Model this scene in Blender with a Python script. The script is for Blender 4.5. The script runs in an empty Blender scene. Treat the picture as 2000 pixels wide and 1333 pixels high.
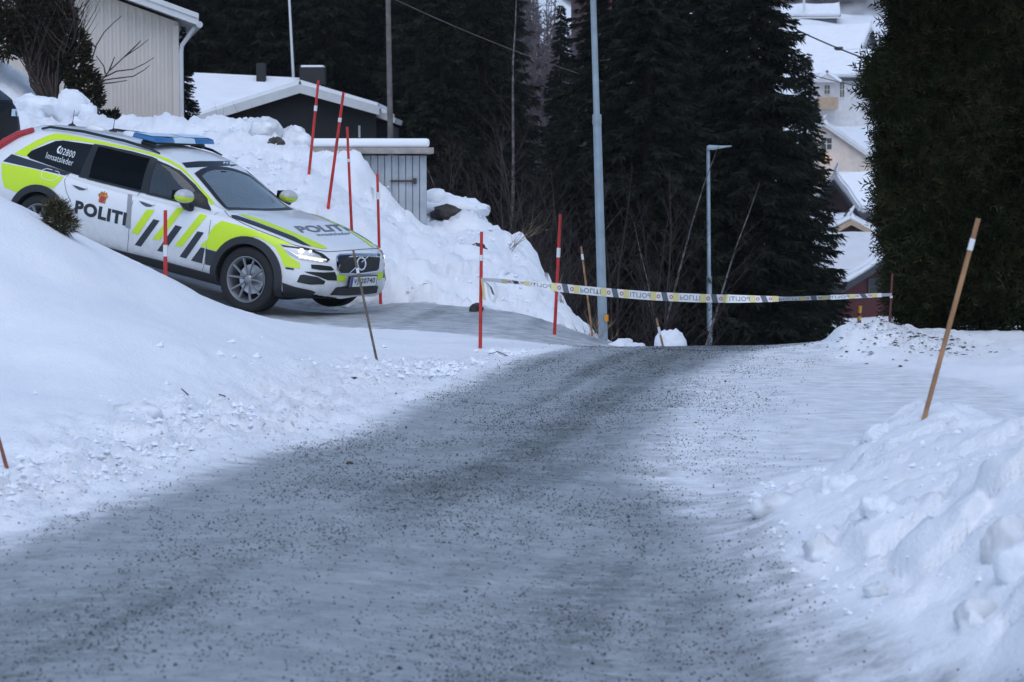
import bpy, bmesh, math, random
import numpy as np
from mathutils import Vector, Matrix
from mathutils.bvhtree import BVHTree
R_ = math.radians
S = bpy.context.scene
COL = S.collection
random.seed(7)
RNG = np.random.default_rng(11)

# ------------------------------------------------------------------ camera, sky, sun, exposure
FPX, HOR, CAMH = 4500.0, 330.0, 1.55           # focal length in photo pixels, horizon row, eye height
PITCH = math.atan((666.5-HOR)/FPX)
cam = bpy.data.cameras.new('camera'); camo = bpy.data.objects.new('camera', cam); COL.objects.link(camo)
camo.location = (0, 0, CAMH); camo.rotation_euler = (math.pi/2-PITCH, 0, 0)
cam.sensor_width = 36; cam.lens = 36*FPX/2000; cam.clip_end = 3000; cam.clip_start = .1
cam.dof.use_dof = True; cam.dof.focus_distance = 22.5; cam.dof.aperture_fstop = 5.6
S.camera = camo
W = bpy.data.worlds.new('World'); S.world = W; W.use_nodes = True
nt = W.node_tree; bg = nt.nodes['Background']
sky = nt.nodes.new('ShaderNodeTexSky'); sky.sky_type = 'NISHITA'; sky.sun_disc = False
SUN_EL, SUN_AZ = R_(58), R_(178)
sky.sun_elevation = SUN_EL; sky.sun_rotation = SUN_AZ; sky.air_density = 1.0; sky.dust_density = 1.0; sky.ozone_density = 2.2
nt.links.new(sky.outputs[0], bg.inputs[0]); bg.inputs[1].default_value = .10
sl = bpy.data.lights.new('sun', 'SUN'); sl.energy = .5; sl.angle = R_(60); sl.color = (.90, .95, 1)
so = bpy.data.objects.new('sun', sl); COL.objects.link(so)
so.rotation_euler = (math.pi/2-SUN_EL, 0, math.pi-SUN_AZ)
S.view_settings.view_transform = 'Standard'; S.view_settings.look = 'None'
S.view_settings.gamma = 1; S.view_settings.exposure = .90

FW = np.array([0, math.cos(PITCH), -math.sin(PITCH)]); UPV = np.array([0, math.sin(PITCH), math.cos(PITCH)])
def at(u, v, Y):
    """the place that photo pixel (u, v) shows when it lies Y metres ahead of the camera"""
    d = FW+(u-1000)/FPX*np.array([1., 0, 0])+(666.5-v)/FPX*UPV
    return np.array([0, 0, CAMH])+d*(Y/d[1])

# ------------------------------------------------------------------ noise
def _hash(ix, iy, seed):
    n = (ix.astype(np.int64)*374761393+iy.astype(np.int64)*668265263+seed*974711) & 0x7fffffff
    n = ((n ^ (n >> 13))*1274126177) & 0x7fffffff
    return ((n ^ (n >> 16)) & 0xffff)/65535.0
def vnoise(x, y, seed=0):
    ix = np.floor(x); iy = np.floor(y); fx = x-ix; fy = y-iy
    ix = ix.astype(np.int64); iy = iy.astype(np.int64)
    u = fx*fx*fx*(fx*(fx*6-15)+10); v = fy*fy*fy*(fy*(fy*6-15)+10)
    a = _hash(ix, iy, seed); b = _hash(ix+1, iy, seed); c = _hash(ix, iy+1, seed); d = _hash(ix+1, iy+1, seed)
    return (a*(1-u)+b*u)*(1-v)+(c*(1-u)+d*u)*v*1.0
def fbm(x, y, seed=0, oct=4, gain=.5):
    s = 0; a = 1; t = 0
    for i in range(oct):
        s = s+a*vnoise(x*2**i+17.3*i, y*2**i-9.1*i, seed+i); t += a; a *= gain
    return s/t
def lumps(x, y, cell, seed, prob=.6, rmin=.25, rmax=.55):
    """rounded clods: the highest of the domes around each point (cells of size 'cell')"""
    gx = np.floor(x/cell).astype(np.int64); gy = np.floor(y/cell).astype(np.int64)
    h = np.zeros_like(x)
    for i in (-1, 0, 1):
        for j in (-1, 0, 1):
            cx = gx+i; cy = gy+j
            px = (cx+.15+.7*_hash(cx, cy, seed))*cell; py = (cy+.15+.7*_hash(cx, cy, seed+1))*cell
            r = (rmin+(rmax-rmin)*_hash(cx, cy, seed+2)**2)*cell
            on = _hash(cx, cy, seed+3) < prob
            d2 = ((x-px)**2+(y-py)**2)/(r*r)
            h = np.maximum(h, np.where(on, r*np.sqrt(np.clip(1-d2, 0, 1)), 0))
    return h
def blocks(x, y, cell, seed, tilt=.5, edge=.18):
    """broken plates: each Voronoi cell a tilted, round-edged block of its own height (0..1 times the cell size)"""
    gx = np.floor(x/cell).astype(np.int64); gy = np.floor(y/cell).astype(np.int64)
    d1 = np.full(x.shape, 1e9); d2 = np.full(x.shape, 1e9); h = np.zeros_like(x)
    for i in (-1, 0, 1):
        for j in (-1, 0, 1):
            cx = gx+i; cy = gy+j
            px = (cx+.1+.8*_hash(cx, cy, seed))*cell; py = (cy+.1+.8*_hash(cx, cy, seed+1))*cell
            d = np.hypot(x-px, y-py); hh = _hash(cx, cy, seed+2)**1.6*cell+tilt*((x-px)*(_hash(cx, cy, seed+3)-.5)+(y-py)*(_hash(cx, cy, seed+4)-.5))*2
            nearer = d < d1; d2 = np.where(nearer, d1, np.minimum(d2, d)); h = np.where(nearer, hh, h); d1 = np.where(nearer, d, d1)
    return np.maximum(h, 0)*sstep(0, edge*cell, d2-d1)
def sstep(a, b, x):
    t = np.clip((x-a)/(b-a), 0, 1); return t*t*(3-2*t)
def pchip(xs, ys, x):
    xs = np.asarray(xs, float); ys = np.asarray(ys, float); x = np.clip(np.asarray(x, float), xs[0], xs[-1])
    h = np.diff(xs); d = np.diff(ys)/h; m = np.zeros_like(ys)
    m[0] = d[0]; m[-1] = d[-1]
    for i in range(1, len(xs)-1):
        if d[i-1]*d[i] > 0:
            w1 = 2*h[i]+h[i-1]; w2 = h[i]+2*h[i-1]; m[i] = (w1+w2)/(w1/d[i-1]+w2/d[i])
    i = np.clip(np.searchsorted(xs, x)-1, 0, len(h)-1); t = (x-xs[i])/h[i]
    return ((2*t**3-3*t**2+1)*ys[i]+(t**3-2*t**2+t)*h[i]*m[i]+(-2*t**3+3*t**2)*ys[i+1]+(t**3-t**2)*h[i]*m[i+1])

# ------------------------------------------------------------------ materials
MATS = {}
def mat(name, col, rough=.6, metal=0, spec=.5, noise=None, bump=None, emit=None, coat=0, alpha=None, trans=0):
    """noise = (scale, amount[, second colour]): mottling of the base colour; bump = (scale, strength)"""
    m = bpy.data.materials.new(name); m.use_nodes = True; t = m.node_tree; b = t.nodes['Principled BSDF']
    b.inputs['Base Color'].default_value = (*col, 1); b.inputs['Roughness'].default_value = rough
    b.inputs['Metallic'].default_value = metal; b.inputs['Specular IOR Level'].default_value = spec
    b.inputs['Coat Weight'].default_value = coat; b.inputs['Coat Roughness'].default_value = .08
    b.inputs['Transmission Weight'].default_value = trans
    if noise or bump:
        tc = t.nodes.new('ShaderNodeTexCoord')
    if noise:
        n = t.nodes.new('ShaderNodeTexNoise'); n.inputs['Scale'].default_value = noise[0]; n.inputs['Detail'].default_value = 5
        t.links.new(tc.outputs['Object'], n.inputs['Vector'])
        r = t.nodes.new('ShaderNodeValToRGB'); t.links.new(n.outputs[0], r.inputs[0])
        a = noise[1]
        c0 = [max(0, c*(1-a)) for c in col]; c1 = [min(1, c*(1+a)) for c in col] if len(noise) < 3 else noise[2]
        r.color_ramp.elements[0].position = .3; r.color_ramp.elements[1].position = .7
        r.color_ramp.elements[0].color = (*c0, 1); r.color_ramp.elements[1].color = (*c1, 1)
        t.links.new(r.outputs[0], b.inputs['Base Color'])
    if bump:
        n2 = t.nodes.new('ShaderNodeTexNoise'); n2.inputs['Scale'].default_value = bump[0]; n2.inputs['Detail'].default_value = 4
        t.links.new(tc.outputs['Object'], n2.inputs['Vector'])
        bp = t.nodes.new('ShaderNodeBump'); bp.inputs['Strength'].default_value = bump[1]; bp.inputs['Distance'].default_value = .02
        t.links.new(n2.outputs[0], bp.inputs['Height']); t.links.new(bp.outputs[0], b.inputs['Normal'])
    if emit:
        b.inputs['Emission Color'].default_value = (*emit[0], 1); b.inputs['Emission Strength'].default_value = emit[1]
    MATS[name] = m; return m

# ------------------------------------------------------------------ objects
def tag(o, label=None, cat=None, group=None, kind=None):
    if label: o['label'] = label
    if cat: o['category'] = cat
    if group: o['group'] = group
    if kind: o['kind'] = kind
    return o
def thing(name, label, cat, loc=(0, 0, 0), rot=(0, 0, 0), group=None):
    o = bpy.data.objects.new(name, None); COL.objects.link(o); o.location = loc; o.rotation_euler = rot
    o.empty_display_size = .2
    return tag(o, label, cat, group)
def link(name, me, parent=None):
    o = bpy.data.objects.new(name, me); COL.objects.link(o)
    if parent is not None: o.parent = parent
    return o
def copy_tree(o, parent=None):
    c = o.copy(); COL.objects.link(c)
    if parent is not None: c.parent = parent
    for ch in list(o.children): copy_tree(ch, c)
    return c
class MB:
    def __init__(s): s.v = []; s.f = []; s.m = []; s.cur = 0
    def add(s, vs, fs):
        o = len(s.v); s.v += [tuple(float(q) for q in p) for p in vs]
        for f in fs: s.f.append([i+o for i in f]); s.m.append(s.cur)
        return s
    def box(s, c, d, rz=0, M=None):
        x, y, z = d[0]/2, d[1]/2, d[2]/2
        vs = [Vector((i*x, j*y, k*z)) for i in (-1, 1) for j in (-1, 1) for k in (-1, 1)]
        if M is None: M = Matrix.Rotation(rz, 3, 'Z')
        vs = [M @ p+Vector(c) for p in vs]
        return s.add(vs, [(0, 1, 3, 2), (4, 6, 7, 5), (0, 4, 5, 1), (2, 3, 7, 6), (0, 2, 6, 4), (1, 5, 7, 3)])
    def tube(s, pts, rs, n=8, cap=True):
        pts = [Vector(p) for p in pts]
        if not hasattr(rs, '__len__'): rs = [rs]*len(pts)
        o = len(s.v); vs = []; fs = []
        a = None
        for i, p in enumerate(pts):
            d = (pts[min(i+1, len(pts)-1)]-pts[max(i-1, 0)]).normalized()
            if a is None: a = d.orthogonal().normalized()
            else:
                a = (a-d*a.dot(d))
                a = a.normalized() if a.length > 1e-6 else d.orthogonal().normalized()
            b = d.cross(a)
            for k in range(n):
                t = 2*math.pi*k/n; vs.append(p+(a*math.cos(t)+b*math.sin(t))*rs[i])
        for i in range(len(pts)-1):
            for k in range(n):
                k2 = (k+1) % n; fs.append((i*n+k, i*n+k2, (i+1)*n+k2, (i+1)*n+k))
        if cap:
            fs.append(tuple(range(n))[::-1]); fs.append(tuple((len(pts)-1)*n+k for k in range(n)))
        return s.add(vs, fs)
    def lathe(s, prof, n=32, axis='y', c=(0, 0, 0), closed=False):
        """prof: (r, h) pairs turned about an axis through c"""
        vs = []; fs = []
        for r, h in prof:
            for k in range(n):
                t = 2*math.pi*k/n; q = (r*math.cos(t), r*math.sin(t))
                p = {'y': (q[0], h, q[1]), 'z': (q[0], q[1], h), 'x': (h, q[0], q[1])}[axis]
                vs.append((p[0]+c[0], p[1]+c[1], p[2]+c[2]))
        m = len(prof)
        for i in range(m if closed else m-1):
            for k in range(n):
                k2 = (k+1) % n; j = (i+1) % m; fs.append((i*n+k, j*n+k, j*n+k2, i*n+k2))
        return s.add(vs, fs)
    def prism(s, poly, a, b, plane='xz'):
        """flat outline extruded between a and b along the missing axis"""
        n = len(poly)
        def p(q, h): return {'xz': (q[0], h, q[1]), 'xy': (q[0], q[1], h), 'yz': (h, q[0], q[1])}[plane]
        vs = [p(q, a) for q in poly]+[p(q, b) for q in poly]
        fs = [tuple(range(n))[::-1], tuple(range(n, 2*n))]+[(i, (i+1) % n, (i+1) % n+n, i+n) for i in range(n)]
        return s.add(vs, fs)
    def blob(s, c, r, seed=0, n=10, m=7, amp=.25, sq=(1, 1, 1)):
        rn = random.Random(seed); ph = [(rn.uniform(1, 3.2), rn.uniform(0, 6.3), rn.uniform(1, 3.2), rn.uniform(0, 6.3)) for _ in range(3)]
        vs = []; fs = []
        for j in range(m+1):
            th = math.pi*j/m
            for i in range(n):
                f = 2*math.pi*i/n
                k = 1+amp*sum(math.sin(a*f*round(1)+b+c2*th)*math.sin(c2*th+d) for a, b, c2, d in [(round(p[0]), p[1], p[2], p[3]) for p in ph])/2
                vs.append((c[0]+r*k*sq[0]*math.sin(th)*math.cos(f), c[1]+r*k*sq[1]*math.sin(th)*math.sin(f), c[2]+r*k*sq[2]*math.cos(th)))
        for j in range(m):
            for i in range(n):
                i2 = (i+1) % n; fs.append((j*n+i, (j+1)*n+i, (j+1)*n+i2, j*n+i2))
        return s.add(vs, fs)
    def build(s, name, mats, parent=None, smooth=None, bevel=0):
        me = bpy.data.meshes.new(name); me.from_pydata(s.v, [], s.f)
        if not isinstance(mats, (list, tuple)): mats = [mats]
        for m in mats: me.materials.append(m)
        if len(mats) > 1: me.polygons.foreach_set('material_index', s.m)
        bm = bmesh.new(); bm.from_mesh(me); bmesh.ops.remove_doubles(bm, verts=bm.verts, dist=1e-5)
        bmesh.ops.recalc_face_normals(bm, faces=bm.faces)
        if bevel: bmesh.ops.bevel(bm, geom=[e for e in bm.edges if e.calc_face_angle(0) > .6], offset=bevel, segments=2, affect='EDGES', profile=.6)
        bm.to_mesh(me); bm.free()
        if smooth is not None:
            me.shade_smooth(); me.set_sharp_from_angle(angle=R_(smooth))
        return link(name, me, parent)
def mesh_np(name, V, F, mats, parent=None, mi=None, smooth=False):
    """mesh from arrays; F is (n, 3) or (n, 4)"""
    V = np.asarray(V, np.float32); F = np.asarray(F, np.int32)
    me = bpy.data.meshes.new(name); k = F.shape[1]
    me.vertices.add(len(V)); me.vertices.foreach_set('co', V.ravel())
    me.loops.add(F.size); me.loops.foreach_set('vertex_index', F.ravel())
    me.polygons.add(len(F)); me.polygons.foreach_set('loop_start', np.arange(len(F), dtype=np.int32)*k)
    me.polygons.foreach_set('loop_total', np.full(len(F), k, np.int32))
    if not isinstance(mats, (list, tuple)): mats = [mats]
    for m in mats: me.materials.append(m)
    if mi is not None: me.polygons.foreach_set('material_index', np.asarray(mi, np.int32))
    me.polygons.foreach_set('use_smooth', np.full(len(F), smooth))
    me.update(calc_edges=True); me.validate()
    return link(name, me, parent)
# ------------------------------------------------------------------ the car's place (solved from the photograph)
CAR_LOC = (-5.0217, 27.1426, .5369); CAR_ROT = (-.01205, .18720, -.50776)
CARM = Matrix.Translation(CAR_LOC) @ (Matrix.Rotation(CAR_ROT[2], 4, 'Z') @ Matrix.Rotation(CAR_ROT[1], 4, 'Y') @ Matrix.Rotation(CAR_ROT[0], 4, 'X'))
CARI = CARM.inverted()

# ------------------------------------------------------------------ terrain
XL = [(2, -3.7), (5, -3.2), (7, -2.8), (9.7, -2.15), (10.7, -1.9), (12.2, -1.5), (13.4, -1.07), (14.8, -.86), (17, -.38), (18.9, .0), (20.4, .45), (24, 1.0), (32, 2.2), (60, 6)]
XR = [(2, 1.75), (5, 1.68), (7, 1.5), (8.2, 1.2), (9.2, 1.15), (10.7, 1.17), (11.8, 1.3), (13, 2.6), (14.5, 3.4), (16.5, 3.5), (18.5, 2.75), (20.4, 2.75), (24, 3.2), (32, 5.2), (60, 10)]
def xl(y): return np.interp(y, *zip(*XL))
def xr(y): return np.interp(y, *zip(*XR))
CTRL = []
def C3(x, y, z): CTRL.append((x, y, z))
def CP(u, v, Y):
    p = at(u, v, Y); CTRL.append(tuple(p))
def zroad(y): return float(np.interp(y, [0, 18, 19, 20.5, 22, 24, 27, 32, 40, 50, 60], [0, 0, -.004, -.03, -.14, -.33, -.72, -1.45, -2.7, -4.0, -4.8]))
for y in (2, 4.5, 7, 9, 11, 13, 15, 17, 18.5, 20, 21.3, 22.7, 24.5, 27, 32, 40, 50):
    for t in (0, .5, 1):
        x = xl(y)*(1-t)+min(float(xr(y)), 3.0 if y < 20 else 99)*t
        C3(float(x), y, zroad(y))
for cx in (-5, -2.5, -.8, 1, 2.2, 2.94):
    for cy in (-1.5, 0, 1.4):
        p = CARM @ Vector((cx, cy, -.012)); C3(*p)
for p in ((-1.75, 25.3, -.045), (-2.2, 24.2, -.04), (-1.2, 26.0, -.03), (-.9, 23.9, -.06), (-.4, 25.0, -.07), (.2, 22.6, -.10), (-1.6, 23.0, -.04), (.0, 21.0, -.03), (-.6, 20.3, -.015), (-1.1, 21.5, -.03)): C3(*p)
# bank between road and driveway: crest, front, hidden back
for q in ((0, 393, 17), (75, 422, 17.3), (150, 455, 17.7), (225, 487, 18), (300, 522, 18.3), (365, 560, 18.5), (430, 602, 18.8), (560, 645, 19.2), (740, 697, 18.6), (880, 688, 19.4),
          (0, 900, 11.4), (0, 700, 14), (200, 700, 14.2), (400, 700, 15), (600, 705, 16.4), (100, 560, 15.8), (300, 610, 16.5), (450, 650, 17.2), (0, 480, 16.2),
          (50, 885, 11.5), (160, 838, 12.4), (280, 803, 13.2), (400, 782, 14), (500, 766, 14.8), (680, 737, 16.3), (800, 722, 17.3)): CP(*q)
for p in ((-5, 20.5, 1.1), (-6.5, 22, 1.25), (-3.6, 21, .62), (-2.4, 21.4, .2), (-5, 23.4, .75), (-7, 24.8, 1.1), (-6, 10, .6), (-6, 14, 1.25), (-7, 18, 1.6), (-11, 25, 2.0),
          (-9, 8, .7), (-4.6, 6, .35), (-4.4, 3, .3), (-12, 15, 1.8), (-13, 30, 2.4)): C3(*p)
# bank behind the car, up to the houses
for q in ((745, 577, 27), (686, 445, 28), (643, 390, 29), (604, 334, 31), (600, 290, 34), (535, 248, 35), (430, 243, 36), (350, 243, 36.5), (200, 238, 37), (80, 215, 37), (0, 105, 39), (50, 170, 38.5),
          (700, 318, 32.6), (730, 364, 32.6), (760, 398, 32.4), (795, 424, 32.4), (836, 462, 32.4), (690, 288, 33), (820, 468, 31), (845, 440, 34.2), (760, 440, 34.0), (900, 560, 27.5), (850, 612, 25.6), (930, 625, 25), (1000, 610, 25.6), (1083, 652, 23.6), (1150, 662, 25), (560, 400, 29), (450, 290, 33), (300, 262, 34), (150, 250, 34.5),
          (900, 385, 35.6), (860, 395, 35.4), (850, 440, 33.4), (970, 430, 33.9), (1040, 485, 32), (1062, 525, 31), (1103, 592, 30), (1150, 640, 29), (1180, 664, 28.5), (1250, 675, 27), (900, 470, 30.5), (1000, 530, 28.5), (840, 500, 28.5)): CP(*q)
for p in ((-7.3, 31.8, 1.4), (-9, 33, 1.45), (-6.2, 31, 1.3), (-8, 42, 2.3), (-6, 42, 2.25), (-10, 44, 2.5), (-13, 40, 3.2), (-3.2, 37, 1.2), (-4, 44, .6), (-.8, 38, -.9), (.4, 36, -1.5), (1.2, 33, -1.9),
          (2, 42, -3.6), (0, 46, -4.2), (-3, 52, -2.5), (-8, 55, 1.0), (-14, 55, 3.5), (3, 36, -2.3)): C3(*p)
# right-hand bank, side drive, hedge bank
for p in ((2.0, 5, .5), (1.95, 7, .46), (1.95, 8.5, .46), (2.0, 9.9, .40), (1.6, 11.9, .0), (2.1, 12.2, .03), (2.7, 12.3, .02), (3.3, 12.2, .03),
           (1.6, 8.5, .2), (1.6, 7, .16), (1.6, 10, .22), (3, 6, .5), (3.2, 9, .45), (5, 8, .5), (4.2, 10.9, .24), (4.2, 12, .03), (4, 14, 0), (6, 14.5, 0), (4, 16, 0), (6, 16.4, 0),
          (3.55, 17.6, .05), (4.5, 17.9, .1), (6, 18.2, .12), (4, 19.5, .1), (5, 21, .1), (7, 21, .1), (3.05, 19.8, .17), (3.3, 19.4, .12), (2.9, 18.6, .0), (3.3, 22, -.05), (4.2, 25, -.5), (6, 30, -1.3), (9, 40, -2.8), (9, 20, .2), (12, 30, -1)): C3(*p)
for q in ((1080, 615, 32.6), (1120, 670, 31.8), (1150, 705, 30.8), (1185, 735, 30.2), (1040, 545, 34), (1000, 510, 35.5), (960, 480, 36.5), (200, 240, 39.5), (150, 228, 39.5), (570, 292, 33), (600, 298, 33), (650, 298, 32.8), (535, 262, 33.5), (480, 250, 34), (1625, 935, 11.3), (1645, 890, 11.35), (1695, 822, 11.4), (1760, 797, 11.35), (1870, 800, 11.3), (1935, 820, 11.3), (2000, 828, 11.2), (1480, 985, 10.7), (1560, 1000, 10.6), (1690, 640, 19.6), (1645, 664, 19.2), (1750, 655, 19.3), (1800, 682, 19.0), (1590, 706, 18.4), (1720, 690, 18.6)): CP(*q)
CT = np.array(CTRL)
# drop near-duplicate control points, then a lightly smoothed thin-plate surface through the rest
keep = []
for i, p in enumerate(CT):
    if all(np.hypot(*(p[:2]-CT[j][:2])) > .22 for j in keep): keep.append(i)
CT = CT[keep]
def _tps(d2): return np.where(d2 > 1e-12, .5*d2*np.log(np.maximum(d2, 1e-12)), 0)
_n = len(CT); _A = np.zeros((_n+3, _n+3)); _d2 = ((CT[:, None, :2]-CT[None, :, :2])**2).sum(-1)
_A[:_n, :_n] = _tps(_d2)+.004*np.eye(_n); _A[:_n, _n] = 1; _A[:_n, _n+1:] = CT[:, :2]; _A[_n, :_n] = 1; _A[_n+1:, :_n] = CT[:, :2].T
_w = np.linalg.solve(_A, np.r_[CT[:, 2], 0, 0, 0])
def near_z(x, y):
    out = np.empty(len(x))
    for i in range(0, len(x), 20000):
        a, b = x[i:i+20000], y[i:i+20000]
        d2 = (a[:, None]-CT[None, :, 0])**2+(b[:, None]-CT[None, :, 1])**2
        out[i:i+20000] = _tps(d2) @ _w[:_n]+_w[_n]+_w[_n+1]*a+_w[_n+2]*b
    return out
def far_z(x, y):
    s = x/np.maximum(y, 1)
    r = np.interp(y, [0, 45, 55, 90, 120, 160, 220, 270, 350, 500, 760], [-2, -3.6, -4.6, -4.6, -3.9, -1.6, 6.6, 15, 28, 66, 125])
    l = np.interp(y, [0, 45, 60, 72, 95, 150, 250, 500, 760], [-1, -2, -3.0, -1.5, 4, 20, 45, 90, 125])
    wl = sstep(.03, -.05, s); far_left = sstep(-.02, -.25, s)
    return r*(1-wl)+l*wl+far_left*np.interp(y, [40, 60, 120], [2, 5, 2])
def road_mask(x, y):
    a, b = xl(y), xr(y)
    return sstep(-.06, .12, x-a)*sstep(-.06, .15, b-x)*sstep(50, 35, y)
def drive_mask(x, y):
    # the driveway: a strip along the car's axis, running down to the road
    c = np.array(CAR_LOC[:2]); d = np.array([math.cos(CAR_ROT[2]), math.sin(CAR_ROT[2])])
    t = (x-c[0])*d[0]+(y-c[1])*d[1]; n = -(x-c[0])*d[1]+(y-c[1])*d[0]
    bend = .006*np.maximum(t-3, 0)**2
    n = n+bend
    hw = 1.75+.10*np.maximum(t-2.5, 0)
    return sstep(hw, hw-.45, np.abs(n+.1))*sstep(-9, -7.5, t)*sstep(12.0, 9.2, t)
def ground(x, y, detail=True):
    x = np.atleast_1d(np.asarray(x, float)); y = np.atleast_1d(np.asarray(y, float))
    z = np.empty_like(x); w = sstep(44, 60, y)
    nr = y < 60.5
    z[:] = far_z(x, y)
    if nr.any(): z[nr] = near_z(x[nr], y[nr])*(1-w[nr])+z[nr]*w[nr]
    rm = road_mask(x, y); dm = drive_mask(x, y); flat = np.maximum(rm, dm)
    if detail:
        k = 1-flat
        # plough berms: rough next to the road, smooth further up the bank
        el = xl(y)-x; er = x-xr(y)
        berm = np.exp(-((el-.55)/.55)**2)*sstep(20.5, 17, y)
        rbank = sstep(-.05, .25, er)*sstep(13.2, 12.2, y)
        back = sstep(22.5, 25.5, y)*sstep(44, 40, y)*(x < 1.6)
        mound = np.exp(-(((x-3.05)/.55)**2+((y-19.3)/.75)**2))
        hb = sstep(17, 17.8, y)*sstep(21, 20, y)*(x > 3.2)
        sm = (fbm(x*.9, y*.9, 3, 3)-.5)*.10
        n1 = (fbm(x*3.2, y*3.2, 5, 6, .62)-.5)
        z += k*sm*np.clip(y/12, .3, 1)
        ch = fbm(x*9, y*9, 8, 4, .6)-.5
        bk1 = blocks(x, y, .5, 61, .5); bk2 = blocks(x+.3*n1, y, .19, 66, .6); bk3 = blocks(x, y+.2*n1, .085, 71, .6)
        lp1, lp2, lp3 = lumps(x, y, .26, 21, .30, .1, .3), lumps(x, y, .3, 31, .4, .12, .3), lumps(x, y, .8, 41, .35, .15, .36); bk4 = blocks(x, y, .34, 81, .4)
        t_berm = n1*.12+ch*.09+(bk2-.052)*.28+(bk3-.023)*.5+(lp1-.01)*.5
        t_rb = n1*.11+ch*.03+(bk4-.09)*.22+(bk3-.023)*.14*sstep(.45, .6, fbm(x*2, y*2, 33, 2))+(lp2-.012)*.3
        t_back = -.05+n1*.26+ch*.10+(bk1-.135)*.20+(bk2-.052)*.30+(lp3-.04)*.35
        t_mound = n1*.18+(bk2-.05)*.6+(bk3-.02)*.5
        z += k*(berm*t_berm+rbank*t_rb+back*t_back+mound*(.75*t_mound+.12)+hb*(n1*.08+(bk3-.02)*.2))
        z += (fbm(x*14, y*14, 9, 3)-.5)*.012*(k+.25*rm)
        rut = (fbm(x*2.4-y*.55, y*.35, 13, 3)-.5)
        z += rm*rut*.022
        z += sstep(60, 90, y)*(fbm(x*.06, y*.06, 77, 3)-.5)*3
    return z
def gz(x, y): return float(ground(x, y)[0])

ys = [2.2]
while ys[-1] < 760: ys.append(ys[-1]*(1.0055 if ys[-1] < 42 else 1.02))
ys = np.array(ys); ss = np.linspace(-.37, .37, 561)
YY, SS_ = np.meshgrid(ys, ss, indexing='ij'); XX = SS_*(YY+6)
gx, gy = XX.ravel(), YY.ravel(); gzv = ground(gx, gy)
nr_, nc_ = YY.shape
ii = np.arange((nr_-1)*(nc_-1)); r_, c_ = ii//(nc_-1), ii % (nc_-1)
F_ = np.stack([r_*nc_+c_, r_*nc_+c_+1, (r_+1)*nc_+c_+1, (r_+1)*nc_+c_], 1)
V_ = np.stack([gx, gy, gzv], 1)
rmk, dmk = road_mask(gx, gy), drive_mask(gx, gy)
s_ = gx/gy
# how icy and worn the surface is: 1 in the travelled part of the road
worn = .15+np.interp(gy, [2, 7, 9, 12, 14, 17, 20.4, 24], [.85, .85, .8, .55, .75, 1.1, 2.2, 2.6])       # right limit of the grey ice
ice = rmk*sstep(.40, -.25, gx-worn)*sstep(-.10, .36, gx-xl(gy))
ice = np.maximum(ice, rmk*np.interp(gy, [6, 10, 11.5, 13], [.62, .54, .28, .22]))
ice = np.maximum(ice, dmk*(.62+.2*sstep(23.0, 25.5, gy)))
wt = 0*gx
for off, wd in ((-.45, .26), (.75, .26), (1.45, .22)):        # wheel tracks along the road
    cx = (xl(gy)+1.75)+off
    wt += np.exp(-((gx-cx+.25*(fbm(gy*.3, gx*0, 5, 2)-.5))/wd)**2)
grit = np.clip(.10+.50*np.clip(wt, 0, 1)+1.2*(fbm(gx*1.3, gy*.8, 61, 4)-.5)+2.0*(fbm((gx-xl(gy))*3.4, gy*.16, 63, 3)-.5)+.30*sstep(14, 18, gy), 0, 1)*ice*np.interp(gy, [6, 9, 12, 16], [.62, .75, 1, 1.05])
dirt = np.exp(-((xl(gy)-gx-.40)/.5)**2)*.75*sstep(20.5, 18, gy)+.12*(gx > xr(gy))*(gy < 13)+.22*sstep(23, 26, gy)*sstep(40, 36, gy)*sstep(.35, .7, fbm(gx*.8, gy*.8, 19, 3))+np.exp(-(((gx-3.30)/.45)**2+((gy-19.2)/.7)**2))*1.2
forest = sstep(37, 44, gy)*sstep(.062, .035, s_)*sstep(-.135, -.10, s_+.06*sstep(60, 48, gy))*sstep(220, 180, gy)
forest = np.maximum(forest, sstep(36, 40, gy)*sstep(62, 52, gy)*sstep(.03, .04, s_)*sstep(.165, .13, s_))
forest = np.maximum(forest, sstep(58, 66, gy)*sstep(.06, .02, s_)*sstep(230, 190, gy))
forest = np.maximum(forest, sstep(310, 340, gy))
forest = np.clip(forest+.9*(fbm(gx*.35, gy*.2, 88, 3)-.55)*(forest > .02), 0, 1)

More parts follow.
